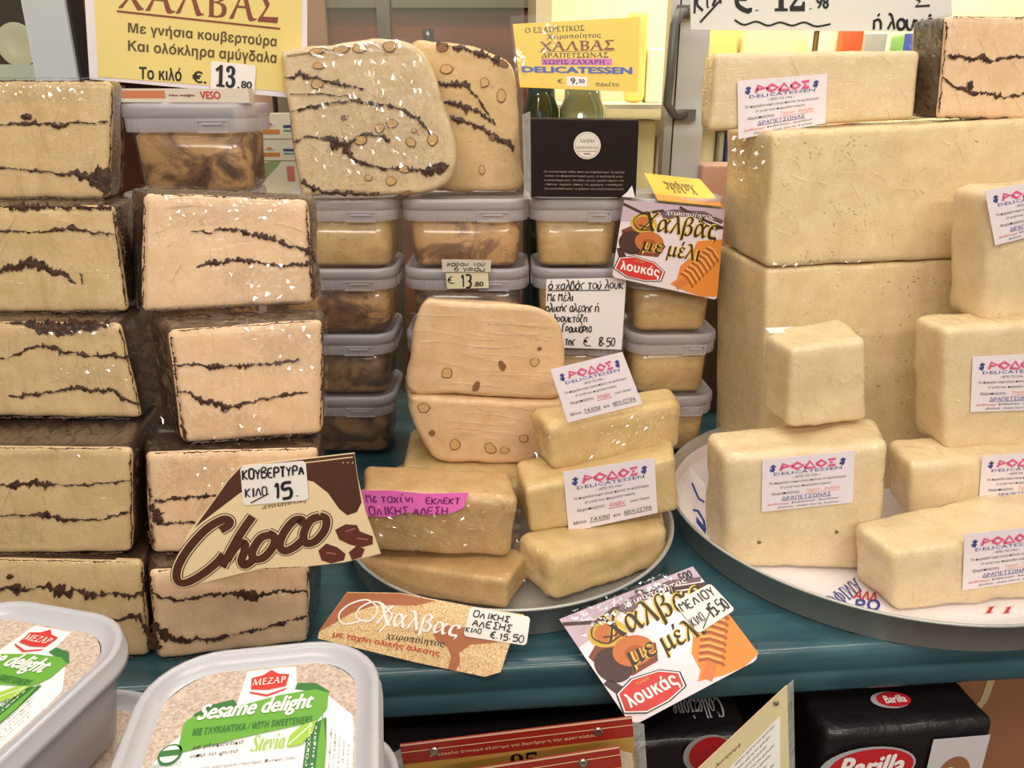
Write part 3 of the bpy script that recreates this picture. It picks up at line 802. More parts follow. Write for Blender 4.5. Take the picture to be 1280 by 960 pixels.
tr2 = tray('larger round metal tray with printed paper liner under the vanilla halva', (.378, .735, 0), .213)
# printed liner in the right tray
ln = thing('paper_liner', 'white paper liner with blue and red print showing in the larger tray', 'paper', (.378, .735, .002))
V, F = lathe([(.0005, .003), (.199, .003), (.204, .0065), (.2085, .0185), (.209, .0185), (.2055, .006), (.1995, .0024)], (.378, .735, 0), 64)
mesh('liner_sheet', V, F, PAPER, ln, smooth=False)
I = Ink(); RB, RR = ink('blue', (52, 66, 150)), ink('red', (196, 52, 52))
P0 = Plane((.385, .728, .0035), (0, 0, 1))
I.text(pq(P0, (1030, 748), (1068, 722), (1080, 738), (1048, 762)), 'ΟΦΙΜΑ', (0, 0, 1, 1), RB, 'bold', off=.0006)
I.text(pq(P0, (1066, 748), (1096, 752), (1098, 741), (1070, 738)), 'ΑΛΛ', (0, 0, 1, 1), RR, 'sans', off=.0006)
I.text(pq(P0, (1068, 762), (1100, 764), (1100, 750), (1070, 749)), 'ΡΟ', (0, 0, 1, 1), RB, 'sans', off=.0006)
for x in (1236, 1258): I.text(pq(P0, (x-8, 768), (x+6, 766), (x+10, 758), (x-2, 760)), 'Ι', (0, 0, 1, 1), RR, 'bold', off=.0006)
I.done(ln)
# liner corner folded up against the rim on the left
pl = Plane((.205, .70, .02), (-.6, -.75, .25))
q = pq(pl, (868, 655), (884, 676), (882, 606), (862, 584))
cor = sheet(ln, 'liner_corner', q, PAPER, .0006)
I = Ink(); I.line(q, [(0, .25), (.4, .35), (.8, .3), (.9, .15)], .0012, RB); I.line(q, [(.1, .75), (.5, .6), (.9, .66)], .001, RB); I.rect(q, .2, .08, .9, .2, RB); I.done(cor)

# ================================================================== label design shared by the vanilla and honey pieces
PK, BL_, OR_, RD_ = ink('rose', (226, 96, 140)), ink('navy', (60, 70, 140)), ink('orange', (226, 140, 84)), ink('crimson', (200, 52, 56))
LPAPER = mat('label_paper', (238, 226, 232), .5)
def rhodos(I, q, kind=0):
    w_ = .0007*q.w/.055
    A = lambda P, x0, x1, y0=.765, y1=.885: [(x0+(x1-x0)*a, y0+(y1-y0)*b) for a, b in P]
    for P, x0, x1 in (([(0, 0), (.25, 1), (1, .62), (.12, .42)], .2, .31), ([(0, .5), (.5, 1), (1, .5), (.5, 0), (0, .5)], .32, .45), ([(0, 0), (.5, 1), (1, 0), (0, 0)], .46, .58),
                      ([(0, .5), (.5, 1), (1, .5), (.5, 0), (0, .5)], .59, .7), ([(1, 1), (0, .95), (.55, .5), (0, 0), (1, .08)], .72, .8)):
        I.line(q, A(P, x0, x1), w_*1.25, PK, .0004)
    for x in (.12, .88):
        I.line(q, [(x-.025, .87), (x-.01, .84), (x+.01, .84), (x+.025, .87)], w_*.8, BL_, .0004); I.ell(q, x, .8, .022, .026, BL_, .0004); I.line(q, [(x, .89), (x, .75)], w_*.7, BL_, .0004)
        I.line(q, [(x-.03, .82), (x-.03, .78), (x, .765)], w_*.6, BL_, .0004)
    tx = lambda s, b, m=INK, st='bi': I.text(q, s, b, m, st, off=.0004, res=1)
    I.text(q, 'DELICATESSEN', (.13, .68, .87, .735), BL_, 'sansbi', bold=.02, off=.0004, res=1)
    tx('• ΑΠΟ ΤΟ 1936 •', (.34, .6, .64, .645), INK, 'bold')
    tx('Το παραδοσιακό είναι πάντα το καλύτερο.', (.08, .50, .92, .56))
    tx('Ο γνήσιος παραδοσιακός', (.2, .41, .76, .465))
    tx('Χειροποίητος,', (.1, .29, .42, .36))
    if kind == 0:
        tx('Ταχινί - Χαλβά.', (.48, .3, .86, .37), OR_); I.rect(q, .48, .283, .86, .29, OR_, .0004)
        tx('ΔΡΑΠΕΤΣΩΝΑΣ', (.22, .195, .76, .26), BL_, 'bold'); I.rect(q, .22, .178, .76, .186, BL_, .0004)
        tx('Διαθέτουμε', (.06, .1, .3, .15), RD_); tx('Κουβερτούρα - Αμυγδάλων .', (.33, .105, .86, .155))
        tx('βανίλιας , ολικής άλεσης, & μελιού ...', (.18, .03, .88, .08))
    else:
        tx('Χαλβάς', (.46, .27, .64, .36), RD_); I.rect(q, .45, .255, .65, .264, RD_, .0004); tx('(χωρίς ζάχαρη)', (.7, .29, .92, .34))
        tx('Μόνο', (.06, .1, .2, .16), INK, 'sans'); tx('ΤΑΧΙΝΙ', (.24, .1, .46, .165), INK); tx('και', (.5, .1, .58, .145)); tx('ΜΕΛΙ ΕΣΤΡΑ.', (.62, .1, .94, .165))
        I.rect(q, .24, .08, .46, .088, INK, .0004); I.rect(q, .62, .08, .94, .088, INK, .0004)
def stick(t, pl, BL, BR, TR, TL, kind=0, off=.0016, name='paper_label'):
    q = pq(pl, BL, BR, TR, TL, off); s = sheet(t, name, q, LPAPER, .0004); I = Ink(); rhodos(I, q, kind); I.done(s); return s

# ================================================================== vanilla halva on the right
GV = 'plain vanilla halva blocks on the right'
plain_block('huge lower vanilla halva block standing on the larger tray, partly hidden', [(957, 336), (1330, 318), (1330, 600), (951, 640)], M_R, Y=(.800, .806), backL=(895, .13), backR=(1310, .13), r=.006, name='large_halva_block', group=None, seed=3)
t, p, C = plain_block('huge upper vanilla halva block with pitted face, crumpled film at its corner', [(964, 165), (1330, 146), (1330, 317), (957, 335)], M_R, Y=(.796, .802), backL=(908, .13), backR=(1310, .13), r=.007, name='large_halva_block', seed=4, nz=.0014)
crumple(t, p, [(905, 170), (968, 168), (966, 225), (912, 235)], 16, 14, 41, .0018, .003)
crumple(t, p, [(960, 328), (1186, 314), (1186, 322), (958, 338)], 60, 3, 42, .0009, .0012)
creases(t, p, [(964, 180), (1240, 160), (1240, 310), (960, 330)], 30, 60, 60, (8, 30), 43)
t, p, C = plain_block('long vanilla halva bar with label lying on top of the huge block', [(893, 66), (1151, 63), (1142, 149), (886, 164)], M_R2, Y=(.835, .835), backL=(880, .04), backR=(1140, .05), r=.006, seed=5, group=GV)
stick(t, p, (923, 174), (1032, 154), (1034, 92), (922, 101), 0, .0028)
t, p, C = marbled_block('chocolate marbled halva in crumpled film at the top right corner of the photo', [(1183, 20), (1345, 22), (1345, 150), (1172, 148)], M_P, (.83, .83), (1140, .05), (1345, .05), 'chocolate marbled halva blocks apart from the left stacks', 31)
vein(t, p, [(1182, 70, 3), (1200, 70, 1.6), (1212, 74, 3.5), (1228, 72, 3), (1240, 76, 1.5), (1265, 71, 2), (1300, 70, 2)], 32)
vein(t, p, [(1178, 97, 1.2), (1195, 108, 1.6), (1212, 116, 2), (1232, 117, 4), (1255, 122, 2.2), (1300, 115, 2)], 33); blob(t, p, 1213, 107, 4, 7, 8)
t, p, C = plain_block('vanilla halva block with slanted label, top of the three stacked at right edge', [(1236, 239), (1345, 226), (1345, 400), (1230, 406)], M_R2, Y=(.712, .720), backL=(1186, .055), backR=(1345, .05), r=.011, nz=.0016, seed=6, group=GV)
stick(t, p, (1244, 307), (1340, 282), (1328, 222), (1231, 238), 0, .003)
t, p, C = plain_block('vanilla halva block with label, middle of the three stacked at right edge', [(1178, 412), (1345, 400), (1345, 560), (1180, 565)], M_R2, Y=(.688, .694), backL=(1139, .055), backR=(1340, .05), r=.009, nz=.0014, seed=7, group=GV)
stick(t, p, (1213, 515), (1318, 512), (1318, 441), (1216, 446))
t, p, C = plain_block('vanilla halva block with label, lowest of the three stacked at right edge', [(1136, 580), (1345, 568), (1345, 645), (1138, 655)], M_R2, Y=(.658, .664), backL=(1108, .06), backR=(1340, .06), r=.009, seed=8, group=GV)
stick(t, p, (1223, 634), (1325, 628), (1326, 563), (1228, 570))
t, p, C = plain_block('upright vanilla halva block with label below the small cube, left on larger tray', [(908, 572), (1112, 553), (1100, 716), (907, 709)], M_R2, zb=.0045, backL=(881, .058), backR=(1093, .066), r=.009, nz=.0014, seed=9, group=GV)
stick(t, p, (952, 640), (1066, 628), (1068, 563), (953, 575))
HOLE = mat('crumb_hole', (120, 96, 60), .8)
for x, y, a, b in ((949, 678, 3.2, 2), (1046, 665, 2.4, 2.2), (1009, 719, 6, 2)): blob(t, p, x, y, a, b, int(x), m=HOLE, name='crumb_hole')
t, p, C = plain_block('small vanilla halva cube standing on the labelled upright block', [(990, 437), (1085, 424), (1084, 526), (986, 536)], M_R2, Y=(.664, .676), backL=(955, .05), backR=(1050, .08), r=.007, nz=.0012, seed=10, group=GV)
sheet(t, 'paper_scrap', Quad(C[4]+Vector((.004, -.004, .0015)), C[4]+Vector((.045, .004, .0015)), C[4]+Vector((.045, .018, .0018)), C[4]+Vector((.004, .012, .0018)), Vector((0, 0, 1))), PAPER, .0006)
t, p, C = plain_block('low vanilla halva block with label at the front of the larger tray', [(1117, 692), (1345, 660), (1345, 745), (1119, 766)], M_R2, zb=.0045, backL=(1066, .052), backR=(1320, .1), r=.009, nz=.0016, seed=11, group=GV)
stick(t, p, (1203, 738), (1312, 722), (1312, 656), (1206, 668))

# ================================================================== halva pieces on the smaller tray
GM = 'wrapped halva pieces on the smaller tray'
plain_block('yellowish wrapped halva piece lying under the nougat halva', [(498, 601), (656, 606), (650, 655), (500, 650)], M_M, Y=(.684, .684), backL=(512, .13), backR=(648, .13), r=.008, seed=12, group=GM)
t, p, C = plain_block('lower tahini halva bar, below the one with the pink tag', [(446, 697), (634, 727), (632, 763), (466, 738)], M_D, Y=(.614, .574), backL=(452, .06), backR=(663, .05), r=.005, seed=13, group=GM)
t, p, C = plain_block('right front honey halva piece in bunched film, under the two labelled ones', [(688, 698), (836, 662), (830, 710), (692, 756)], M_M, Y=(.584, .645), backL=(645, .045), backR=(825, .06), r=.010, seed=14, group=GM, nz=.002)
t, p, C = plain_block('honey halva bar with label, middle of the three at right on smaller tray', [(657, 612), (845, 572), (848, 640), (663, 668)], M_M, Y=(.626, .665), backL=(643, .06), backR=(838, .06), r=.006, seed=15, group=GM)
stick(t, p, (711, 665), (822, 641), (818, 572), (704, 590), 1)
I_ = sheet(t, 'paper_label', pq(p, (716, 671), (740, 667), (738, 655), (712, 655), .0008), PAPER, .0003)
t, p, C = plain_block('honey halva bar tilted up with standing label, top of the three on smaller tray', [(682, 533), (852, 503), (850, 561), (690, 593)], M_M, Y=(.655, .705), backL=(660, .05), backR=(841, .05), r=.010, seed=16, group=GM, nz=.0014)
pl = Plane(p.at(760, 520, .004), (p.n.x, p.n.y, .12))
q = pq(pl, (710, 528), (803, 505), (778, 440), (688, 462)); s = sheet(t, 'paper_label', q, LPAPER, .0005); I = Ink(); rhodos(I, q, 1); I.done(s)
crumple(t, p, [(662, 535), (690, 540), (694, 588), (670, 575)], 6, 9, 53, .0018, .004); crumple(t, p, [(760, 525), (850, 506), (849, 550), (700, 585)], 40, 14, 54, .0009)
t, p, C = plain_block('tahini halva bar with handwritten pink tag', [(452, 614), (648, 624), (637, 699), (460, 690)], M_D, Y=(.607, .607), backL=(455, .055), backR=(640, .055), r=.008, seed=17, group=GM, nz=.0012)
PINK = mat('pink_paper', (250, 120, 205), .5)
q = pq(p, (458, 645), (584, 643), (586, 616), (450, 613), .0022)
s = sheet(t, 'pink_tag', q, PINK, .0004, poly=[(0, .0), (.22, -.06), (.42, .12), (.62, -.02), (.84, .06), (.96, .3), (1, 1), (.6, .92), (.3, 1.02), (0, 1)])
I = Ink(); PU = ink('violet', (120, 40, 110)); I.hand(q, 'Με ταχίνι', (.04, .55, .5, .9), .0005, PU); I.hand(q, 'ΕΚΛΕΚΤ', (.6, .5, .93, .75), .0005, PU); I.hand(q, 'ΟΛΙΚΗΣ ΑΛΕΣΗ', (.04, .05, .82, .38), .0005, PU); I.done(s)
crumple(t, p, [(458, 630), (632, 632), (628, 694), (466, 688)], 40, 16, 51, .0009); crumple(t, p, [(618, 622), (652, 628), (648, 690), (630, 680)], 5, 9, 52, .0016)
PL3 = Plane(ony(670, 720, .60), (-.2, -1, .5)); crumple(t, PL3, [(640, 672), (690, 690), (700, 752), (648, 730)], 14, 18, 55, .003, .004)
# film gathered at loose ends
def tuft(t, a, b, seed, w_=.01, n=7):
    rnd = random.Random(seed); V, F = [], []
    for k in range(n):
        o = Vector(((rnd.random()-.5)*w_, (rnd.random()-.5)*w_, (rnd.random()-.5)*w_)); base = len(V)
        for i in range(6):
            f = i/5; p = a*(1-f)+b*f+o*(.3+1.2*f)+Vector((0, 0, .003*sin(7*f+k)))
            wv = Vector((cos(k+f*3), sin(k+f*2), cos(k*2+f)))*w_*.3*(1-.4*f); V += [p+wv, p-wv]
            if i: m_ = len(V); F.append((m_-4, m_-3, m_-1, m_-2))
    return mesh('film_gather', V, F, FILMM, t, smooth=True)

# ================================================================== nougat halva with almonds, centre
GN = 'round nougat halva halves with almonds in the centre'
for (label, out, Y, alm, z) in (
  ('upper half of the nougat halva with almonds, centre of the picture', [(527, 380), (560, 376), (640, 380), (682, 387), (703, 408), (708, 450), (702, 497), (640, 498), (570, 494), (512, 491), (512, 445)], .725,
   [(558, 466, 6.5, 7.5, 20), (627, 457, 4, 7, -20), (668, 453, 6, 5, -30), (674, 436, 3, 2.5, 0), (595, 483, 4, 7, 25)], 0),
  ('lower half of the nougat halva with almonds, resting on the yellowish piece', [(518, 495), (570, 498), (640, 502), (698, 502), (704, 508), (700, 540), (668, 576), (640, 581), (590, 580), (546, 576), (524, 545), (513, 520), (512, 502)], .723,
   [(529, 510, 8, 6, 0), (568, 556, 6.5, 7, 0), (612, 560, 8, 6, 30), (630, 563, 6, 4, 0), (654, 548, 6, 5, 0), (540, 541, 4, 4, 60)], 1)):
    pl = Plane(ony(600, 480, Y), (.05, -1, .0))
    b = ony(600, 577, Y)
    t = thing('nougat_halva', label, 'halva', (0, Y+.05, pl.at(600, 496 if z == 0 else 578).z), GN)
    slab(t, 'halva_body', out, pl, .07, .006, M_N, shift=(-.01, -.008 if z == 0 else 0), nz=.0008, backscale=.86 if z == 0 else 1.0)
    Qn = [(525, 385), (695, 392), (700, 490), (515, 486)] if z == 0 else [(520, 498), (698, 505), (665, 570), (550, 570)]
    creases(t, pl, Qn, 34 if z == 0 else 14, 4, 6, (20, 90), 60+z, w_=.35, off=.0012)
    for x, y, a, b_, r_ in alm: almond(t, pl, x, y, a, b_, r_, dark=(a < 5), off=.0018)
# big almond and chocolate slabs on top of the tubs
GS = 'large almond halva slabs on top of the tubs'
out = [(351, 72), (356, 64), (372, 60), (420, 54), (470, 49), (502, 50), (525, 62), (540, 85), (553, 125), (568, 170), (571, 205), (560, 228), (532, 242), (480, 246), (420, 244), (382, 245), (374, 235), (362, 160)]
pl = lean(460, 246, .87, 4, 0)
t = thing('almond_halva_slab', 'large film wrapped almond and chocolate halva slab, front one on top of the tubs', 'halva', pl.at(460, 246)+Vector((0, .03, 0)), GS)
slab(t, 'halva_body', out, pl, .06, .006, M_A, nz=.0012, m2=M_A)
vein(t, pl, [(355, 98, 1.5), (375, 94, 4), (392, 97, 3), (410, 101, 2), (430, 105, 2.5), (455, 111, 1)], 41, off=.0022)
vein(t, pl, [(362, 140, 1), (390, 132, 1.5), (420, 128, 1.5), (450, 127, 2), (480, 130, 1.8), (505, 137, 2), (522, 148, 2.4), (532, 160, 1.6), (545, 176, 1.4)], 42, off=.0022)
vein(t, pl, [(365, 178, .8), (385, 172, 1), (405, 173, 1.4), (416, 177, 6), (430, 180, 7), (440, 176, 2), (455, 168, 1.6), (470, 170, 1.6), (488, 175, 3)], 43, off=.0022)
vein(t, pl, [(430, 184, 3), (440, 196, 2), (455, 205, 1.8), (480, 211, 1.4), (505, 211, 2), (520, 212, 4), (538, 214, 5), (550, 208, 9), (556, 214, 6)], 44, off=.0022)
vein(t, pl, [(376, 228, 4), (388, 233, 5), (402, 239, 2), (430, 241, 2), (475, 243, 1.5)], 45, off=.0022)
vein(t, pl, [(362, 118, .5), (400, 117, .7), (440, 121, .5)], 46, off=.0022)
for x, y, a, b, r, d in ((397, 82, 7, 4, 10, 0), (395, 105, 8, 6, 0, 0), (430, 147, 5, 3, -20, 1), (474, 160, 6, 6, 0, 0), (489, 154, 8, 6, 0, 0), (450, 175, 8, 7, 0, 0), (513, 177, 7, 6, 30, 0), (540, 174, 7, 8, 20, 0),
                         (504, 211, 8, 5, 10, 0), (460, 222, 5, 4, 0, 0), (488, 226, 7, 6, 0, 0), (448, 60, 9, 6, 0, 0), (486, 58, 9, 7, 0, 0), (395, 64, 12, 4, -12, 0), (425, 62, 11, 5, -10, 0), (508, 241, 6, 3, -20, 1), (517, 163, 4, 3, 0, 0)):
    almond(t, pl, x, y, a, b, r, bool(d), off=.0024)
creases(t, pl, [(360, 75), (520, 60), (560, 225), (385, 235)], 130, 70, 22, (4, 22), 71, w_=.6, off=.0016)
crumple(t, pl, [(368, 80), (535, 70), (566, 225), (390, 235)], 60, 24, 72, .0010, .003)
crumple(t, pl, [(355, 62), (520, 46), (538, 66), (372, 78)], 26, 4, 73, .0016, .004)
out = [(512, 58), (545, 52), (585, 57), (615, 66), (638, 80), (646, 105), (649, 150), (651, 200), (655, 228), (640, 239), (590, 241), (540, 238), (520, 230), (515, 150)]
pl = lean(600, 241, .937, 2, 0)
t = thing('almond_halva_slab', 'almond and chocolate halva slab standing behind the front one', 'halva', pl.at(600, 241)+Vector((0, .025, 0)), GS)
slab(t, 'halva_body', out, pl, .045, .008, halva('halva_almond_warm', (222, 188, 136), (204, 168, 116), .4, .4), nz=.0012)
vein(t, pl, [(540, 104, 2), (560, 105, 4), (578, 105, 5), (590, 114, 2), (606, 135, 1.2), (620, 158, 1)], 51, off=.0022, jit=1)
vein(t, pl, [(550, 128, 1.5), (568, 129, 2), (582, 134, 5), (592, 136, 3), (605, 144, 2.5), (618, 155, 1.4)], 52, off=.0022)
vein(t, pl, [(560, 147, 1.5), (578, 150, 2.5), (598, 158, 3), (614, 167, 3.5), (628, 175, 4), (638, 185, 3.5), (640, 190, 1)], 53, off=.0022)
vein(t, pl, [(545, 56, 3), (575, 60, 2), (605, 68, 4), (632, 80, 4)], 54, off=.0022)
creases(t, pl, [(560, 70), (630, 85), (645, 225), (560, 225)], 22, 60, 40, (5, 16), 74, off=.0016)
for x, y, a, b, r, d in ((557, 86, 9, 6, 0, 0), (605, 103, 6, 6, 0, 0), (626, 120, 6, 9, 0, 0), (602, 212, 4, 6, 0, 0), (615, 171, 5, 5, 0, 1), (552, 59, 8, 6, -15, 1), (628, 79, 8, 4, 25, 1)):
    almond(t, pl, x, y, a, b, r, bool(d), off=.0024)

# ================================================================== cards and signs
BRN, GOLD, WHT = ink('dark_brown', (78, 40, 26)), ink('gold', (212, 172, 60)), ink('white', (244, 240, 236))
def pxu(I, q, pl, P, m, off=.0002): I.poly(q, px_poly(q, pl, P), m, off)
def slip(parent, pl, BL, BR, TR, TL, off=.0012, rc=.003, name='price_slip', m=None):
    q = pq(pl, BL, BR, TR, TL, off); s = sheet(parent, name, q, m or CARD, .0006, rc); return q, s
# chocolate card
pl = lean(345, 700, .487, 4, 6)
t = thing('printed_card', 'brown and cream chocolate card with big brown script, leaning on the second stack', 'card', pl.at(345, 700))
O = [(302, 582), (443, 566), (447, 596), (457, 640), (476, 692), (430, 703), (385, 708), (330, 710), (300, 717), (226, 735), (217, 729), (218, 706), (236, 664), (262, 632), (285, 600)]
q = pq(pl, (217, 735), (476, 735), (476, 566), (217, 566))
CREAM = mat('cream_print', (234, 208, 164), .4); n_ = N(CREAM)
s = sheet(t, 'card_sheet', q, CREAM, .0008, poly=px_poly(q, pl, O))
I = Ink()
pxu(I, q, pl, [(302, 583), (443, 567), (446, 592), (452, 628), (446, 640), (434, 644), (424, 636), (410, 616), (392, 602), (372, 597), (340, 602), (300, 616), (262, 645), (243, 660), (264, 631), (286, 600)], BRN)
PL_ = ink('pale_line', (238, 200, 150)); I.line(q, px_poly(q, pl, [(300, 588), (441, 571)]), .0004, PL_, .0005)
TT = Quad(pl.at(262, 716), pl.at(425, 680), pl.at(412, 638), pl.at(245, 674))
def stroke_px(I, q, pl, P, w_, m, off): I.line(q, px_poly(q, pl, smooth_open(P)), w_, m, off)
def smooth_open(P, k=5):
    out = []
    for i in range(len(P)-1):
        p0, p1, p2, p3 = P[max(i-1, 0)], P[i], P[i+1], P[min(i+2, len(P)-1)]
        for j in range(k):
            t_ = j/k; out.append(tuple(.5*((2*p1[c])+(-p0[c]+p2[c])*t_+(2*p0[c]-5*p1[c]+4*p2[c]-p3[c])*t_*t_+(-p0[c]+3*p1[c]-3*p2[c]+p3[c])*t_**3) for c in (0, 1)))
    return out+[P[-1]]
LET = [[(276, 662), (286, 656), (287, 650), (278, 649), (258, 661), (236, 685), (223, 708), (222, 724), (232, 728), (252, 718), (272, 702), (280, 692)],   # C
       [(316, 645), (300, 668), (278, 708)], [(284, 700), (296, 682), (306, 678), (306, 688), (302, 700), (306, 706), (316, 700)],   # h
       [(338, 668), (326, 672), (316, 688), (318, 698), (330, 696), (342, 682), (343, 670), (336, 666)],  # o
       [(374, 655), (378, 649), (368, 650), (356, 664), (350, 680), (356, 688), (370, 682), (382, 670)],  # c
       [(400, 645), (388, 650), (380, 666), (382, 678), (394, 676), (406, 662), (408, 648), (400, 644)]]  # o
CRI = ink('cream_line', (234, 208, 164))
for P in LET: stroke_px(I, q, pl, P, .0042, BRN, .0005)
for P in LET: stroke_px(I, q, pl, P, .0036, CRI, .0007)
for P in LET: stroke_px(I, q, pl, P, .0028, BRN, .0009)
TAN = ink('tan', (188, 140, 96))
I.text(pq(pl, (327, 638), (382, 629), (384, 621), (329, 630)), 'απολαυστική', (0, 0, 1, 1), BRN, 'bi', off=.0004)
ch2 = ink('chocolate_piece', (98, 44, 34))
for P in ([(419, 662), (432, 655), (446, 656), (450, 664), (466, 670), (466, 680), (452, 684), (436, 680), (424, 674)], [(398, 688), (408, 679), (422, 684), (432, 692), (430, 700), (414, 704), (402, 700)], [(436, 690), (446, 682), (456, 686), (452, 696), (440, 700)]):
    pxu(I, q, pl, P, ch2, .0004)
RED2 = ink('chocolate_sheen', (160, 96, 80))
for P in ([(432, 664), (444, 660)], [(446, 672), (460, 674)], [(408, 690), (420, 692)]): I.line(q, px_poly(q, pl, P), .0006, RED2, .0007)
for x in (429, 435, 441): I.ell(q, *px_poly(q, pl, [(x, 578)])[0], .004, .004, PL_, .0006, 8)
I.done(s, label='dark brown script lettering')
q2, s2 = slip(t, pl, (304, 632), (386, 625), (382, 576), (300, 583))
I = Ink(); I.hand(q2, 'ΚΟΥΒΕΡΤΥΡΑ', (.03, .66, .98, .9), .0006); I.hand(q2, 'ΚΙΛΟ', (.05, .22, .4, .45), .0005); I.line(q2, [(.12, .06), (.4, .26)], .0004, INK); I.hand(q2, '15', (.5, .12, .78, .5), .001); I.ell(q2, .83, .14, .015, .015, INK, .0006, 8); I.done(s2)
# wholegrain card
pl = Plane((0, .503, .001), (0, -1, .83))
t = thing('printed_card', 'brown card with strands picture and white script, below the smaller tray', 'card', pl.at(530, 800))
O = [(434, 740), (500, 741), (590, 758), (655, 768), (637, 806), (626, 840), (606, 846), (520, 828), (397, 798), (399, 788)]
q = pq(pl, (397, 846), (660, 846), (660, 738), (397, 738))
FLK = mat('strand_print', (222, 180, 120), .35); n_ = N(FLK); co = n_.coords((1, 1, 1))
n_.link(n_.ramp(n_.noise(co, 420, 4, 2.5), [(.35, (178, 122, 66)), (.5, (226, 188, 130)), (.65, (244, 220, 176))]), n_.b.inputs['Base Color'])
s = sheet(t, 'card_sheet', q, FLK, .0008, poly=px_poly(q, pl, O))
I = Ink(); TERR = ink('caramel', (172, 98, 54))
pxu(I, q, pl, [(434, 741), (500, 742), (545, 751), (520, 757), (470, 756), (440, 766), (399, 790), (399, 788)], TERR)
pxu(I, q, pl, [(540, 788), (560, 782), (596, 786), (632, 796), (620, 803), (588, 806), (574, 816), (575, 828), (570, 838), (560, 836), (564, 822), (560, 810), (545, 800)], TERR)
I.text(pq(pl, (470, 787), (572, 802), (578, 776), (470, 752)), 'Χαλβας', (0, 0, 1, 1), WHT, 'bi', bold=.01, off=.0005)
for P in ([(455, 775), (430, 780), (424, 768), (438, 755), (460, 750), (472, 762), (462, 776), (446, 772), (450, 760), (468, 752), (482, 758)], [(474, 752), (490, 770), (474, 790)]): stroke_px(I, q, pl, P, .0006, WHT, .0006)
I.text(pq(pl, (482, 800), (555, 811), (556, 800), (484, 789)), 'χειροποίητος', (0, 0, 1, 1), INK, 'bi', off=.0007)
RT = ink('brick_red', (190, 70, 36)); I.text(pq(pl, (415, 797), (550, 822), (550, 813), (416, 788)), 'με ταχίνι ολικής άλεσης', (0, 0, 1, 1), RT, 'sansbi', off=.0006)
I.done(s, label='white script and red line of print')
q2, s2 = slip(t, pl, (579, 795), (658, 807), (663, 771), (588, 758))
I = Ink(); I.hand(q2, 'ΟΛΙΚΗΣ', (.08, .68, .7, .88), .0005); I.hand(q2, 'ΑΛΕΣΗΣ', (.1, .38, .75, .6), .0005); I.hand(q2, 'ΚΙΛΟ', (.02, .16, .28, .32), .0004); I.hand(q2, '€.15,50', (.42, .08, .96, .3), .0005); I.done(s2)
# honey print, used on the sleeve and on the loose card
def honey(I, q, lx=0):
    O2, O3 = ink('honey_orange', (226, 138, 52)), ink('honey_dark', (170, 84, 28)); LIL, DKB, AM = ink('lilac', (196, 172, 186)), ink('coffee', (70, 40, 34)), ink('amber', (196, 110, 50))
    I.poly(q, [(0, .72), (.2, .78), (.5, .9), (.8, .92), (1, .86), (1, 1), (0, 1)], LIL, .0002)
    I.poly(q, [(.36, .90), (.5, .95), (.8, .96), (1, .88), (.98, .84), (.8, .9), (.55, .87), (.42, .80)], ink('mauve_shadow', (112, 84, 90)), .00025)
    I.poly(q, [(.02, .62), (.12, .7), (.32, .66), (.46, .5), (.4, .36), (.2, .34), (.06, .44)], ink('dried_fruit', (128, 62, 34)), .00025)
    for P, w_ in (([(.0, .95), (.2, .86), (.4, .92)], .003), ([(.55, .98), (.7, .9), (1, .8)], .003), ([(.75, .85), (.9, .78), (1, .8)], .002)): I.line(q, P, w_*.5, DKB, .0003)
    I.ell(q, .22, .74, .13, .12, ink('gold', (212, 172, 60)), .0003); I.ell(q, .22, .74, .085, .08, AM, .0004)
    I.ell(q, .13, .48, .12, .15, DKB, .0003); I.ell(q, .3, .52, .14, .13, AM, .0004); I.ell(q, .3, .5, .07, .06, O3, .0005)
    I.poly(q, [(.0, .38), (.05, .4), (.12, .26), (.1, .22), (.03, .28)], DKB, .0003)
    I.poly(q, [(.76, .62), (1, .68), (1, .04), (.86, .0), (.7, .02), (.54, .07), (.6, .14), (.62, .3), (.7, .42)], O2, .0003)
    for k in range(8):
        f = k/7; x, y = .70+.22*f, .16+.34*f
        I.line(q, [(x-.07, y+.06), (x-.01, y+.035), (x+.05, y-.05), (x+.055, y-.08)], .0011, O3, .0006)
        I.line(q, [(x-.055, y+.08), (x, y+.055), (x+.06, y-.03)], .0008, ink('honey_light', (244, 176, 98)), .0005)
    I.line(q, [(.70, .16), (.6, .05)], .004, ink('spoon_wood', (214, 118, 60)), .0005)
    for a in (dict(b=.055, m=ink('glow_yellow', (236, 200, 84)), o=.0006), dict(b=0.008, m=ink('umber', (56, 30, 16)), o=.0009)):
        I.text(q, 'Χαλβάς', (.2, .60, .95, .90), a['m'], 'bi', bold=a['b'], off=a['o']); I.text(q, 'με', (.22, .36, .44, .53), a['m'], 'bi', bold=a['b'], off=a['o']); I.text(q, 'μέλι', (.47, .34, .80, .59), a['m'], 'bi', bold=a['b'], off=a['o'])
    I.line(q, smooth_open([(.3, .68), (.18, .66), (.12, .76), (.2, .86), (.3, .8), (.27, .7), (.18, .72)]), .0005, ink('umber', (56, 30, 16)), .001)
    I.text(q, 'χειροποίητος', (.42, .87, .9, .94), WHT, 'bi', off=.0008)
    B = [(.02, .12), (.05, .26), (.18, .31), (.36, .28), (.46, .2), (.44, .09), (.3, .05), (.14, .05)]
    I.poly(q, [(.24+(x-.24)*1.1, .18+(y-.18)*1.14) for x, y in B], INK, .0007); I.poly(q, [(.24+(x-.24)*1.05, .18+(y-.18)*1.07) for x, y in B], WHT, .0009); I.poly(q, B, ink('badge_red', (206, 50, 42)), .0011)
    I.text(q, 'Χαλβά', (.18, .25, .28, .285), GOLD, 'bi', off=.0013); I.text(q, 'λουκάς', (.06, .09, .43, .24), WHT, 'sans', off=.0013)
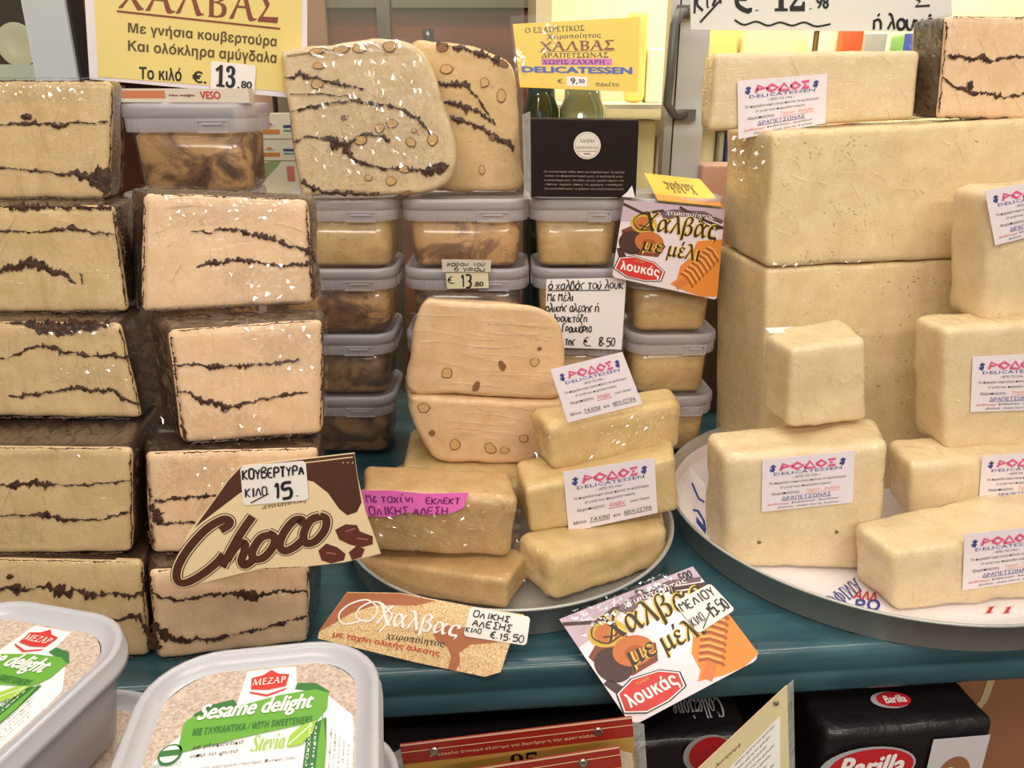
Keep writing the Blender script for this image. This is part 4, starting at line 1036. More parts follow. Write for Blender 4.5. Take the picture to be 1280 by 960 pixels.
WARM = mat('glossy_card', (232, 216, 222), .22, coat=.4)
# sleeve over the top right tub
pl = lean(830, 330, .867, 5, 3)
t = thing('printed_sleeve', 'honey halva card sleeve over the topmost tub of the rightmost column', 'sleeve', pl.at(830, 372))
q = pq(pl, (765, 346), (896, 375), (906, 262), (780, 250)); s = sheet(t, 'front_panel', q, WARM, .0008, .004); I = Ink(); honey(I, q); I.done(s, label='dark script over amber honey picture')
z = q.pt(.5, 1).z; a, b = q.pt(.33, 1, -.0005), q.pt(.98, 1, -.0005)
YEL = mat('yellow_card', (232, 200, 70), .35, coat=.3)
q3 = Quad(a+Vector((0, 0, .0035)), b+Vector((0, 0, .0035)), b+Vector((-.004, .1, .022)), a+Vector((.0, .1, .022)), Vector((0, -.2, 1)))
s = sheet(t, 'top_flap', q3, YEL, .0008); I = Ink(); I.text(q3, 'Χαλβάς', (.75, .8, .25, .3), BRN, 'bi', off=.0006); I.poly(q3, [(0, 0), (1, 0), (1, .2), (0, .2)], ink('honey_orange', (226, 138, 52))); I.done(s)
# loose honey card hanging over the shelf edge
pl = Plane((.1, .502, 0), (-.06, -1, 1.08))
t = thing('printed_card', 'glossy honey halva card leaning between the trays over the shelf edge', 'card', pl.at(800, 840))
q = pq(pl, (790, 908), (952, 822), (866, 708), (699, 774)); s = sheet(t, 'card_sheet', q, WARM, .001, .008); I = Ink(); honey(I, q)
I.text(pq(pl, (850, 728), (867, 722), (862, 712), (846, 718)), '500', (0, 0, 1, 1), INK, 'sans', off=.0006); I.done(s, label='dark script over amber honey picture')
crumple(s, pl, [(704, 768), (838, 712), (852, 730), (728, 800)], 34, 9, 75, .0007, .0022)  # glossy facets added to imitate lamp glare on the card's laminate
q2, s2 = slip(t, pl, (873, 792), (919, 762), (888, 729), (842, 753), .002)
I = Ink(); I.hand(q2, 'ΜΕΛΙΟΥ', (.04, .66, .96, .92), .0005); I.hand(q2, 'ΚΙΛΟ', (.02, .2, .36, .45), .0004); I.line(q2, [(.15, .04), (.5, .3)], .0004, INK); I.hand(q2, '15,50', (.5, .14, .98, .48), .0006); I.done(s2)
# handwritten note on the tub
pl = lean(730, 400, .874, 2, 0)
q = pq(pl, (681, 434), (777, 437), (783, 347), (683, 349)); t = thing('handwritten_note', 'white note handwritten in black, ending 8,50, taped to a tub', 'note', q.pt(.5, 0))
s = sheet(t, 'note_sheet', q, PAPER, .0006); I = Ink()
for i, (a, x0, x1, y) in enumerate((('ό χαλβάς τού λουκ', .03, .98, .86), ('Με Μέλι', .02, .36, .70), ('ολικής αλεσης ή', .0, .68, .54), ('φρουκτόζη', .1, .54, .39), ('Γραμμάρια', .22, .6, .25), ('της', .26, .4, .06), ('€.', .5, .62, .05), ('8,50', .7, .92, .06))):
    I.hand(q, a, (x0, y-.01, x1, y+.11), .00062, INK, i)
I.line(q, [(.02, .84), (.8, .835)], .0005, INK); I.done(s)
# small price ticket with clear holder
q = pq(lean(584, 340, .872, 0, 4), (559, 361), (611, 360), (610, 340), (557, 341)); t = thing('price_ticket', 'small beige price ticket 13.80 clipped to a tub lid', 'price tag', q.pt(.5, 0))
s = sheet(t, 'ticket', q, mat('beige_card', (214, 204, 168), .5), .0006); I = Ink(); I.hand(q, '€.', (.04, .3, .24, .7), .0006); I.hand(q, '13', (.36, .1, .62, .85), .001); I.text(q, '.80', (.64, .12, .88, .42), INK, 'sans', off=.0006); I.done(s)
qh = pq(lean(584, 325, .871, 0, 4), (553, 340), (613, 340), (614, 325), (552, 324)); s = sheet(t, 'clear_holder', qh, mat('foil_film', (214, 206, 190), .2, alpha=.75, spec=.9), .0004); I = Ink(); I.hand(qh, 'χαρουπιού', (.1, .5, .9, .85), .0004); I.hand(qh, '6 γραμ', (.25, .08, .9, .45), .0004); I.done(s)
# black carton with round seal in a clear bag
C, p = corners([(661, 148), (799, 150), (795, 247), (663, 246)], None, (.872, .876), None, None, .05)
t = thing('black_carton', 'black halva carton with round white seal standing on a plain tub', 'box', (C[2]+C[3]+C[6]+C[7])/4)
V, F, s_ = block_mesh(C, .0015, 0, 0, (2, 2, 2)); mesh('carton', V, F, mat('black_board', (30, 18, 14), .6, spec=.2), t)
q = pq(p, (663, 246), (795, 247), (799, 150), (661, 148), .0012); I = Ink(); CR = ink('ivory', (226, 214, 200))
I.ell(q, .53, .67, .125, .175, CR, .0002); I.ell(q, .53, .67, .112, .157, ink('seal_line', (170, 156, 144)), .0004); I.ell(q, .53, .67, .108, .151, CR, .0006)
I.text(q, 'Χαλβάς', (.46, .7, .6, .76), INK, 'it', off=.0008); I.text(q, 'Δραπετσώνας', (.43, .62, .63, .67), INK, 'it', off=.0008); I.rect(q, .44, .595, .62, .6, INK, .0008); I.rect(q, .5, .56, .56, .57, INK, .0008)
for k, sx in enumerate(('Οι ελληνικές εδώ, που μεταφέρουμε τη χάρη', 'είναι το παραδοσιακό μας, η εκλεκτή μας', 'η καλύτερη μας. Οι εξής αγνές εργάστηκαν στο', 'σπίτια, τιμούν όπως το χρώμα, σταθερά,', 'το μοναδικό μας, ο χώρος και καλλιεργεί μια')):
    I.text(q, sx, (.13+.01*(k % 2), .315-.055*k, .88-.01*(k % 2), .345-.055*k), ink('print_grey', (176, 160, 150)), 'bi', off=.0004, res=1)
I.done(t)
sheet(t, 'clear_bag', pq(p, (655, 249), (664, 249), (663, 139), (653, 143), .001), FILMM, .0004); sheet(t, 'peeled_corner', pq(p, (777, 246), (794, 247), (790, 232), (784, 240), .0016), PAPER, .0004)
# yellow price card, top centre
pl = lean(720, 100, .94, 3, 6)
q = pq(pl, (650, 109), (797, 115), (800, 21), (641, 30)); t = thing('price_card', 'yellow price card 9.50 in clear sleeve above the black carton', 'sign', q.pt(.5, 0))
YC = mat('yellow_sign_paper', (246, 206, 62), .4, coat=.3)
s = sheet(t, 'card_sheet', q, YC, .0008); I = Ink(); MAR, BLU, MAG = ink('maroon', (128, 56, 36)), ink('royal_blue', (46, 84, 180)), ink('magenta', (218, 110, 196))
I.text(q, 'Ο ΕΞΑΙΡΕΤΙΚΟΣ', (.09, .85, .56, .93), INK, 'bold'); I.text(q, 'Χειροποίητος', (.26, .73, .69, .82), INK, 'bold'); I.text(q, 'ΧΑΛΒΑΣ', (.2, .57, .8, .71), MAR, 'bold', bold=.01)
I.rect(q, .18, .555, .81, .562, MAR); I.text(q, 'ΔΡΑΠΕΤΣΩΝΑΣ', (.2, .465, .75, .54), INK, 'bold'); I.rect(q, .2, .36, .78, .45, MAG); I.text(q, 'ΧΩΡΙΣ ΖΑΧΑΡΗ .', (.21, .37, .75, .44), INK, 'bold', off=.0006)
I.text(q, 'DELICATESSEN', (.03, .24, .95, .335), BLU, 'sans', bold=.02); I.text(q, '€.', (.32, .09, .38, .15), INK, 'bold'); I.rect(q, .4, .05, .57, .19, WHT); I.text(q, '9.', (.43, .08, .49, .17), INK, 'sans', off=.0006); I.text(q, '50', (.5, .1, .55, .155), INK, 'sans', off=.0006); I.text(q, 'πακέτο', (.64, .06, .84, .13), INK, 'bold')
I.done(s)
crumple(s, pl, [(675, 30), (700, 24), (694, 70), (676, 72)], 6, 10, 76, .0006, .002)  # this facet patch and the next imitate glare over the yellow card
crumple(s, pl, [(640, 60), (656, 52), (660, 100), (644, 96)], 5, 10, 77, .0006, .002)
qs = pq(pl, (646, 105), (803, 119), (806, 10), (637, 20), .0016); sheet(t, 'clear_sleeve', qs, mat('clear_sleeve', (250, 250, 250), .07, alpha=.04, spec=1), .0004, .003)
# big yellow sign, top left
pl = lean(240, 110, .84, 25, 3)
q = pq(pl, (112, 99), (384, 124), (384, -95), (100, -95)); t = thing('yellow_sign', 'large yellow sign with brown capitals and price 13.80 at the top left', 'sign', q.pt(.5, 0))
WB = mat('sign_border', (226, 216, 220), .3, coat=.4); s = sheet(t, 'sign_board', q, WB, .0015)
SY_ = mat('sign_yellow', (228, 204, 122), .4, coat=.4); n_ = N(SY_); I = Ink()
qi = pq(pl, (123, 96), (376, 116), (378, -90), (112, -90), .0002); I.rect(qi, 0, 0, 1, 1, SY_)
tp = lambda s_, P, m, st='', b=0, **k: I.text(pq(pl, *P), s_, (0, 0, 1, 1), m, st, bold=b, off=.0008)
tp('ΧΑΛΒΑΣ', ((148, 11), (348, 30), (348, -10), (148, -25)), MAR, 'bold')
I.line(qi, px_poly(qi, pl, [(146, 14), (350, 36)]), .0008, MAR, .0008)
DB = ink('olive_brown', (92, 66, 30))
tp('Με γνήσια κουβερτούρα', ((160, 44), (345, 62), (346, 45), (160, 28)), DB, 'sans'); tp('Και ολόκληρα αμύγδαλα', ((160, 67), (345, 83), (346, 65), (160, 50)), DB, 'sans')
tp('Το κιλό', ((174, 99), (227, 102), (227, 85), (174, 83)), INK, 'sans'); tp('€.', ((240, 103), (258, 105), (258, 90), (240, 88)), INK, 'sans'); I.done(s)
q2, s2 = slip(t, pl, (263, 112), (318, 117), (320, 82), (264, 76), .002, .002)
I = Ink(); I.text(q2, '13', (.1, .12, .55, .9), INK, 'bold', bold=.02, off=.0006); I.text(q2, '.', (.6, .12, .65, .2), INK, 'sans', off=.0006); I.text(q2, '80', (.68, .15, .93, .42), INK, 'sans', off=.0006); I.done(s2)
# white handwritten sign, top right
pl = lean(1000, 35, .90, 0, 0)
q = pq(pl, (864, 37), (1190, 40), (1190, -60), (862, -60)); t = thing('handwritten_sign', 'white board handwritten 12.98 cut off by the top edge of photo', 'sign', q.pt(.5, 0))
s = sheet(t, 'sign_board', q, mat('white_board', (226, 222, 216), .4, coat=.3), .003); I = Ink()
def hp(txt, P, w_, seed=0): I.hand(pq(pl, *P), txt, (0, 0, 1, 1), w_, INK, seed)
hp('Κιλ', ((868, 16), (905, 4), (905, -22), (868, -10)), .0012); I.line(q, px_poly(q, pl, [(875, 28), (905, -5)]), .0011, INK, .0006)
hp('€', ((920, 14), (942, 14), (942, -18), (920, -18)), .002); I.ell(q, *px_poly(q, pl, [(946, 13)])[0], .007, .007, INK, .0006, 10); tp2 = lambda s_, P, st='bold': I.text(pq(pl, *P), s_, (0, 0, 1, 1), INK, st, bold=.01, off=.0006)
tp2('12', ((966, 14), (1006, 14), (1006, -26), (966, -26))); I.ell(q, *px_poly(q, pl, [(1013, 11)])[0], .006, .006, INK, .0006, 10); tp2('98', ((1020, 11), (1036, 11), (1036, -5), (1020, -5)), 'sans')
I.line(q, px_poly(q, pl, smooth_open([(918, 25), (930, 31), (945, 27), (960, 32), (975, 28), (990, 32), (1005, 28), (1020, 33), (1038, 30)])), .0009, INK, .0006)
hp('ή λουκά', ((1092, 37), (1168, 37), (1168, 17), (1092, 17)), .0012, 3); I.line(q, px_poly(q, pl, [(1142, -4), (1150, 2), (1144, 8), (1162, 7)]), .001, INK, .0006)
I.done(s)
mesh('sign_post', *tube([q.pt(.49, 0, -.006), q.pt(.49, 0, -.006)+Vector((0, .0, -.06))], .003), mat('brass', (150, 120, 70), .4, metal=.6), t)
# carton lying on the left tub
zt = .0015+5*HT*1.07+.001
t = thing('flat_carton', 'flat white and orange carton lying on the tub under the yellow sign', 'box', (xat(232, .8, zt), .81, zt))
x0, x1 = xat(152, .785, zt), xat(312, .785, zt)
V, F = box(x0, x1, .785, .80, zt, zt+.012); mesh('carton', V, F, mat('carton_white', (222, 208, 190), .45), t)
q = Quad(Vector((x0, .785, zt)), Vector((x1, .785, zt)), Vector((x1, .785, zt+.012)), Vector((x0, .785, zt+.012)), Vector((0, -1, 0)))
I = Ink(); I.rect(q, 0, .3, .35, .85, ink('carton_orange', (206, 126, 84))); I.text(q, 'Net weight', (.38, .4, .58, .6), MAR, 'sans'); I.text(q, 'VESO', (.62, .25, .78, .8), ink('badge_red', (206, 50, 42)), 'sans'); I.done(t)

# ================================================================== white tubs of sesame spread, front left
TUBP = mat('white_tub_plastic', (192, 190, 197), .25, alpha=.93, spec=.6); HL = mat('sesame_surface', (204, 184, 168), .8)
n_ = N(HL); n_.link(n_.ramp(n_.noise(n_.coords(), 520, 5), [(.3, (168, 142, 126)), (.5, (200, 180, 164)), (.7, (218, 202, 190))]), n_.b.inputs['Base Color']); n_.bump(n_.noise(n_.coords(), 500, 4), .5, .001)
GRN, DGR, LGR, LBL = ink('leaf_green', (104, 168, 58)), ink('deep_green', (52, 118, 56)), ink('lime', (160, 200, 70)), mat('label_white', (240, 240, 240), .4, coat=.3)
TW, TL_, TH = .118, .150, .062
def sesame_tub(full=True):
    t = thing('sesame_tub', '', 'tub', (0, 0, 0))
    V, F = loft(TW-.008, TL_-.008, .03, [(.014, 0), (.011, .002), (.004, TH-.014)], 9, True, False); mesh('tub_body', V, F, TUBP, t, smooth=True)
    V, F = loft(TW, TL_, .038, [(.0015, TH-.013), (0, TH-.0125), (0, TH-.008), (.0012, TH-.0075), (.0012, TH-.001), (.002, TH), (.004, TH+.0004), (.006, TH-.001), (.0075, TH-.0045), (.0125, TH-.0055)], 9, False, False)
    mesh('lid_rim', V, F, TUBP, t, smooth=True)
    V, F = loft(TW-.022, TL_-.022, .032, [(0, TH-.0075), (0, TH-.0055)], 9); lid = mesh('lid_window', V, F, HL, t, label='see-through lid window showing the grainy sesame spread')
    if full:
        z = TH-.0052; x, y = TW/2-.0125, TL_/2-.010
        q = Quad(Vector((-x, -y, z)), Vector((x, -y, z)), Vector((x, y+.009, z)), Vector((-x, y+.009, z)), Vector((0, 0, 1)))
        P = [(.02, 0), (.02, .45), (.1, .58), (.2, .66), (.3, .70), (.38, .72), (.40, .905), (.66, .905), (.68, .78), (.84, .74), (.98, .62), (.99, .56), (.99, 0)]
        lb = sheet(t, 'lid_label', q, LBL, .0004, poly=P)
        I = Ink(); B = .0003
        I.poly(q, [(.16, .66), (.18, .71), (.26, .745), (.36, .76), (.385, .73), (.3, .71)], DGR, B); I.poly(q, [(.67, .78), (.68, .81), (.78, .80), (.86, .745), (.8, .75)], DGR, B)
        I.poly(q, [(.15, .55), (.14, .665), (.17, .69), (.3, .705), (.6, .755), (.78, .765), (.85, .74), (.85, .66), (.8, .605), (.5, .575), (.18, .535)], GRN, B*2)
        I.text(q, 'Sesame delight', (.2, .645, .78, .745), WHT, 'sansbi', shear=.1, bold=.01, off=.001)
        sk = lambda: None
        I.text(q, 'ΜΕ ΓΛΥΚΑΝΤΙΚΑ / WITH SWEETENERS', (.2, .6, .78, .632), DGR, 'sans', off=.001)
        I.poly(q, [(.75, 0), (.76, .5), (.76, .575), (.80, .60), (.85, .62), (.86, .5), (.86, 0)], DGR, B*2); I.poly(q, [(.815, 0), (.82, .5), (.83, .64), (.86, .5), (.86, 0)], GRN, B*3)
        I.text(q, 'Stevia', (.5, .50, .66, .57), LGR, 'bi', off=.0008); I.text(q, 'με γλυκαντικά', (.22, .535, .46, .56), INK, 'bi', off=.0008, res=1); I.text(q, 'από το φυτό', (.22, .5, .44, .52), INK, 'bi', off=.0008, res=1)
        I.poly(q, [(.67, .5), (.68, .55), (.73, .59), (.8, .605), (.79, .55), (.74, .505)], LGR, B*4); I.line(q, [(.68, .51), (.78, .59)], .0003, WHT, .0012)
        I.ell(q, .12, .53, .055, .045, DGR, B*2); I.ell(q, .12, .53, .045, .036, WHT, B*3); I.rect(q, .075, .52, .165, .545, DGR, B*4); I.text(q, 'GREEN PRODUCT', (.05, .475, .19, .49), DGR, 'sans', off=.0012, res=1)
        LN = ['Συστατικά: Ταχίνι (100% αλεσμένο σουσάμι), Φυτικές ίνες', 'Γλυκαντικά, Μαλτιτόλη, Πρωτεΐνες, Φυτικά έλαια', 'φυσικό άρωμα βανίλιας. Μπορεί να περιέχει ίχνη', 'ή άλλους ξηρούς καρπούς. Υπερβολική κατανάλωση',
              'Ingredients: Tahini (100% crushed sesame seeds), Sweetener', 'Maltitol, Soluble fibre, Natural vanilla flavour. May contain', 'traces of nuts. Excessive consumption may produce', 'laxative effects. Keep in a cool and dry place']
        for k, sx in enumerate(LN): I.text(q, sx, (.05+.02*(k % 3), .445-.045*k, .72-.015*(k % 2), .462-.045*k), ink('print_dim', (90, 90, 96)), 'it' if k % 2 else 'bi', off=.0007, res=1)
        I.rect(q, .1, .04, .7, .07, LGR, B*3)
        # upright columns of print
        def col(sx, x0, x1, y0, y1, m, st='sans'):
            c = Quad(q.pt(x1, y0), q.pt(x1, y1), q.pt(x0, y1), q.pt(x0, y0), Vector((0, 0, 1))); I.text(c, sx, (0, 0, 1, 1), m, st, off=.0012, res=1)
        col('περιέχει φυσικά σάκχαρα', .765, .785, .05, .6, WHT); col('contains natural sugars', .795, .812, .05, .58, WHT)
        for k in range(5): col(('Ανάλωση κατά προτίμηση πριν από', 'Ημερομηνία παραγωγής στο καπάκι', 'Nutrition values per 100 g product', 'Energy 2200 kJ, fat 38 g, of which', 'Carbohydrate 30 g, protein 20 g')[k], .875+.022*k, .886+.022*k, .1, .56-.02*k, ink('print_dim', (90, 90, 96)))
        R1 = ink('badge_red', (206, 50, 42))
        I.poly(q, [(.44, .80), (.43, .86), (.49, .87), (.53, .895), (.57, .87), (.63, .86), (.62, .8), (.53, .79)], R1, B*2); I.poly(q, [(.43, .79), (.53, .765), (.63, .79), (.62, .78), (.53, .755), (.44, .78)], R1, B*2)
        I.text(q, 'ΜΕΖΑΡ', (.445, .815, .615, .85), WHT, 'bold', off=.0009); I.done(lb)
    return t
SG = 'white lidded sesame spread tubs at the front left'
s1 = sesame_tub(); s2 = sesame_tub(False)
def sput(o, x, y, z, yaw, lab): put(o, x, y, z, yaw); relabel(o, lab, SG)
zt = .146-TH
sput(s1, -.117, .277, zt, 9, 'white tub of sesame spread with green label, right one in front')
sput(copy_tree(s1), -.272, .312, zt, -14, 'white tub of sesame spread cut off by the left edge')
LW = ['white sesame tub just under the right labelled one', 'white sesame tub just under the left labelled one']
n0 = True
for j, (x, y, yw) in enumerate(((-.113, .283, 6), (-.258, .318, -8))):
    z = zt
    for k in range(5):
        z -= TH+.0005; o = s2 if n0 else copy_tree(s2); n0 = False
        sput(o, x, y, z, yw, LW[j] if k == 0 else ('third', 'fourth', 'fifth', 'bottom')[k-1]+' white sesame tub down the '+('right', 'left')[j]+' stack at front left')

# ================================================================== packs under the shelf
BLK = mat('black_pack', (24, 19, 20), .4, coat=.25); n_ = N(BLK); n_.bump(n_.noise(n_.coords(), 45, 3, 1), .5, .004); BRD = ink('pack_red', (196, 34, 44)); LG = ink('silver_grey', (176, 172, 176))
def pack(label, x0, x1, y0, y1, z0, z1, yaw=5, r=.008):
    c = Vector(((x0+x1)/2, (y0+y1)/2, z0)); a = radians(yaw); w_, d_ = (x1-x0)/2, (y1-y0)/2
    def P(x, y, z): return Vector((c.x+x*cos(a)-y*sin(a), c.y+x*sin(a)+y*cos(a), z))
    C = [P(-w_, -d_, z1), P(w_, -d_, z1), P(w_, -d_, z0), P(-w_, -d_, z0), P(-w_, d_, z1), P(w_, d_, z1), P(w_, d_, z0), P(-w_, d_, z0)]
    t = thing('pasta_pack', label, 'pack', c, 'black pasta packs under the shelf'); V, F, s = block_mesh(C, r, .0012, 3, (10, 10, 8)); mesh('pack_body', V, F, BLK, t, smooth=True)
    return t, C, Plane(C[3], (sin(a), -cos(a), 0))
def oval(I, q, cu, cv, ru, rv, txt=True):
    I.ell(q, cu-.02, cv, ru*1.14, rv*1.12, LG, .0003); I.ell(q, cu, cv, ru, rv, BRD, .0006)
    if txt: I.text(q, 'Barilla', (cu-ru*.78, cv-ru*q.w/q.h*.28, cu+ru*.78, cv+ru*q.w/q.h*.34), WHT, 'sansbi', shear=.0, bold=.01, off=.0009)
zT = -.062
xa, xb = xat(1022, .511, zT), xat(1228, .535, zT)
t, C, p = pack('black pasta pack with red oval logo facing front, at lower right', xa, xb, .513, .60, -.243, zT, 6)
q = Quad(C[3]+p.n*.002, C[2]+p.n*.002, C[1]+p.n*.002, C[0]+p.n*.002, p.n); A = q.w/q.h
I = Ink(); oval(I, q, .29, .80, .25, .25*.42); I.rect(q, .63, .3, .97, .93, ink('pale_grey', (206, 198, 200))); I.ell(q, .8, .7, .1, .12, ink('toast', (150, 100, 66)), .0006); I.ell(q, .77, .68, .05, .08, ink('cream_dish', (236, 222, 200)), .0008)
qt = Quad(C[0]+Vector((0, 0, .002)), C[1]+Vector((0, 0, .002)), C[5]+Vector((0, 0, .002)), C[4]+Vector((0, 0, .002)), Vector((0, 0, 1)))
oval(I, qt, .50, .33, .1, .1, False); I.text(qt, 'Barilla', (.44, .28, .57, .38), WHT, 'sansbi', off=.0009); I.text(qt, 'Collezione', (.62, .72, .4, .55), LG, 'bi', off=.0006); I.done(t)
xa, xb = xat(775, .49, zT), xat(940, .50, zT)
t, C, p = pack('black pasta pack behind the cream card, its logo upside down', xa, xb, .50, .60, -.243, zT-.002, 5)
q = Quad(C[3]+p.n*.002, C[2]+p.n*.002, C[1]+p.n*.002, C[0]+p.n*.002, p.n)
qt = Quad(C[0]+Vector((0, 0, .002)), C[1]+Vector((0, 0, .002)), C[5]+Vector((0, 0, .002)), C[4]+Vector((0, 0, .002)), Vector((0, 0, 1)))
I = Ink(); I.text(qt, 'Collezione', (.85, .45, .45, .2), LG, 'bi', off=.0006); I.text(qt, 'TORTELLINI', (.8, .75, .5, .62), LG, 'sans', off=.0006); oval(I, q, .66, .93, .17, .1, False); oval(I, q, .45, .55, .3, .14); I.done(t)
xa, xb = xat(470, .482, zT), xat(772, .49, zT)
t, C, p = pack('black pasta pack lying sideways behind the red and gold cards', xa, xb, .485, .60, -.243, zT-.004, 5)
qt = Quad(C[0]+Vector((0, 0, .002)), C[1]+Vector((0, 0, .002)), C[5]+Vector((0, 0, .002)), C[4]+Vector((0, 0, .002)), Vector((0, 0, 1)))
q = Quad(C[3]+p.n*.002, C[2]+p.n*.002, C[1]+p.n*.002, C[0]+p.n*.002, p.n)
def sideways(I, q, txt, u0, u1, v0, v1, m, st): c = Quad(q.pt(u0, v1), q.pt(u0, v0), q.pt(u1, v0), q.pt(u1, v1), q.n); I.text(c, txt, (0, 0, 1, 1), m, st, off=.0006)
I = Ink(); sideways(I, q, 'Collezione', .19, .28, .3, 1.0, LG, 'bi'); sideways(I, q, 'BOLOGNESE', .05, .08, .4, .95, LG, 'sans'); sideways(I, q, 'ALLA', .1, .13, .7, .97, LG, 'sans'); oval(I, q, .38, .92, .07, .1, False); I.done(t)
# orange carton at the far right
V, F = box(.330, .63, .615, .78, -.243, -.055)
t = thing('orange_carton', 'dull orange carton with large pale letters under the shelf at far right', 'box', (.45, .66, -.243)); OC = mat('orange_board', (150, 100, 68), .6); mesh('carton', V, F, OC, t)
q = Quad(Vector((.330, .615, -.243)), Vector((.63, .615, -.243)), Vector((.63, .615, -.055)), Vector((.330, .615, -.055)), Vector((0, -1, 0)))
I = Ink(); cp = ink('carton_cream', (196, 172, 132)); I.line(q, smooth_open([(.30, .93), (.30, .66), (.34, .58), (.40, .62), (.41, .93)]), .0035, cp); I.line(q, [(.44, .98), (.6, .7)], .004, cp); I.done(t)
# red and gold header cards in clear bags, front centre
RC, GC = mat('red_card', (150, 38, 28), .4, coat=.3), ink('ochre', (178, 136, 62))
GH = 'red and gold header cards hanging in front'
def header(label, TLp, TRp, Y, n, drop=.28, rivets=(), txt=''):
    pl = lean((TLp[0]+TRp[0])/2, TLp[1], Y, n, 4); a, b = pl.at(*TLp), pl.at(*TRp); e = (b-a); dn = -e.cross(pl.n).normalized()
    if dn.z > 0: dn = -dn
    q = Quad(a+dn*drop, b+dn*drop, b, a, pl.n); t = thing('card_bag', label, 'packet', q.pt(.5, 0), GH)
    s = sheet(t, 'header_card', q, RC, .001); I = Ink(); h = 1-.034/drop
    I.rect(q, 0, 1-.0012/drop, 1, 1, ink('cut_edge', (226, 196, 160))); I.rect(q, 0, 0, 1, 1-.016/drop, GC)
    I.line(q, [(0, 1-.0062/drop), (1, 1-.0062/drop)], .0003, ink('pale_line', (238, 200, 150)), .0004)
    if txt: I.text(q, txt, (.12, 1-.0125/drop, .84, 1-.0095/drop), ink('pale_line', (238, 200, 150)), 'sans', off=.0005, res=1); I.text(q, '95', (.46, 1-.03/drop, .58, 1-.018/drop), INK, 'bi', off=.0006)
    I.done(s)
    for u in rivets:
        c = q.pt(u, 1-.008/drop, .0005); V, F = [], []
        for r_, z in ((.0034, 0), (.0032, .0009), (.0022, .0016), (.0015, .0011), (0.0002, .0013)):
            for i in range(16): V.append(c+(b-a).normalized()*r_*cos(2*pi*i/16)+dn*r_*sin(2*pi*i/16)+pl.n*z)
        for k in range(4):
            for i in range(16): F.append((k*16+i, k*16+(i+1) % 16, (k+1)*16+(i+1) % 16, (k+1)*16+i))
        mesh('snap_rivet', V, F, mat('rivet_metal', (180, 172, 160), .25, metal=.9), t, smooth=True)
    for s_, u in ((-1, 0), (1, 1)):
        x0 = q.pt(u, 1-.004/drop, -.0008); x1 = x0+(b-a).normalized()*s_*.008
        qq = Quad(x0+dn*(drop-.01), x1+dn*(drop-.01), x1+dn*.004, x0, pl.n); sheet(t, 'clear_bag', qq, FILMM, .0004)
    return t
header('red and gold header card with two rivets, rear one of the pair', (500, 931), (790, 896), .425, 3, .25, (.14, .85), 'με εύκολο άνοιγμα κλείσιμο για διατήρηση της φρεσκάδας')
header('plain red header card, front one of the pair at bottom centre', (560, 966), (774, 933), .405, 3, .23, (.78,))
# cream card at an angle
pl = lean(940, 930, .43, 14, 6)
t = thing('card_bag', 'cream packet card with printed lines, tilted corner up at bottom right of centre', 'packet', pl.at(930, 990))
CC = mat('cream_card', (222, 206, 160), .45, coat=.2); q = pq(pl, (760, 1100), (985, 1100), (985, 856), (760, 856)); O = [(868, 966), (984, 857), (990, 1100), (760, 1100), (780, 1040)]
s = sheet(t, 'card_sheet', q, CC, .001, poly=px_poly(q, pl, O)); I = Ink()
ql = pq(pl, (905, 966), (978, 905), (978, 878), (905, 940)); I.poly(q, px_poly(q, pl, [(905, 966), (975, 894), (975, 1000), (905, 1000)]), WHT)
for k in range(9):
    a, b = (918, 958+k*8), (968-(k % 3)*5, 908+k*8+(k % 3)*5)
    I.text(pq(pl, a, b, (b[0], b[1]-4), (a[0], a[1]-4)), 'οδηγίες χρήσης και φύλαξης', (0, 0, 1, 1), INK, 'it', off=.0005, res=1)
I.text(pq(pl, (893, 962), (925, 933), (925, 927), (893, 956)), 'Διατροφή', (0, 0, 1, 1), BRN, 'bi', off=.0005)
I.line(q, px_poly(q, pl, [(868, 966), (984, 857)]), .0007, ink('cut_edge', (226, 196, 160)), .0004); I.done(s)
c = pl.at(970, 879, .001); V, F = lathe([(.002, 0), (.0015, .001), (.0002, .0012)], (0, 0, 0), 12); mesh('snap_rivet', [c+Vector((v.x, -v.z, v.y)) for v in V], F, mat('rivet_metal', (180, 172, 160), .25, metal=.9), t)
sheet(t, 'clear_bag', pq(pl, (985, 1100), (996, 1100), (992, 850), (984, 857), -.0005), FILMM, .0004)

# ================================================================== behind the counter
# upright of the cold case door with its grey handle
al = mat('post_aluminium', (176, 178, 178), .35, metal=.5); wp = mat('white_enamel', (196, 198, 200), .35); gh = mat('handle_grey', (92, 90, 92), .4)
def beam(px0, px1, Y, z0, z1, d, zt_=.5):
    return box(xat(px0, Y, .42), xat(px1, Y, .42), Y, Y+d, z0, z1)
t = thing('case_door', 'white upright of the cold case door with a grey handle', 'door', (xat(850, 1.05, .42), 1.06, 0.0))
mesh('door_stile', *beam(845, 882, 1.06, .001, .8, .03), wp, t); mesh('metal_trim', *beam(833, 843, 1.055, .001, .8, .03), al, t); mesh('gasket', *beam(843, 846, 1.062, .001, .8, .02), INK, t)
H = lambda px, py, Y: ony(px, py, Y)
P = [H(862, 15, 1.058), H(850, 16, 1.03), H(843, 30, 1.022), H(838, 90, 1.02), H(834, 130, 1.022), H(842, 142, 1.03), H(858, 144, 1.058)]
hd = mesh('handle', *tube([Vector(a) for a in [Vector((x, 0, y)) if False else None or p for p in P for x, y in ((0, 0),)]], .0055, 10), gh, t, smooth=True)
for a in (P[0], P[-1]): mesh('handle_foot', *box(a.x-.016, a.x+.010, 1.05, 1.0595, a.z-.007, a.z+.007), gh, hd)
t = thing('case_post', 'plain white upright beside the yellow sign at the top left corner', 'post', (xat(62, .98, .45), 1.0, 0))
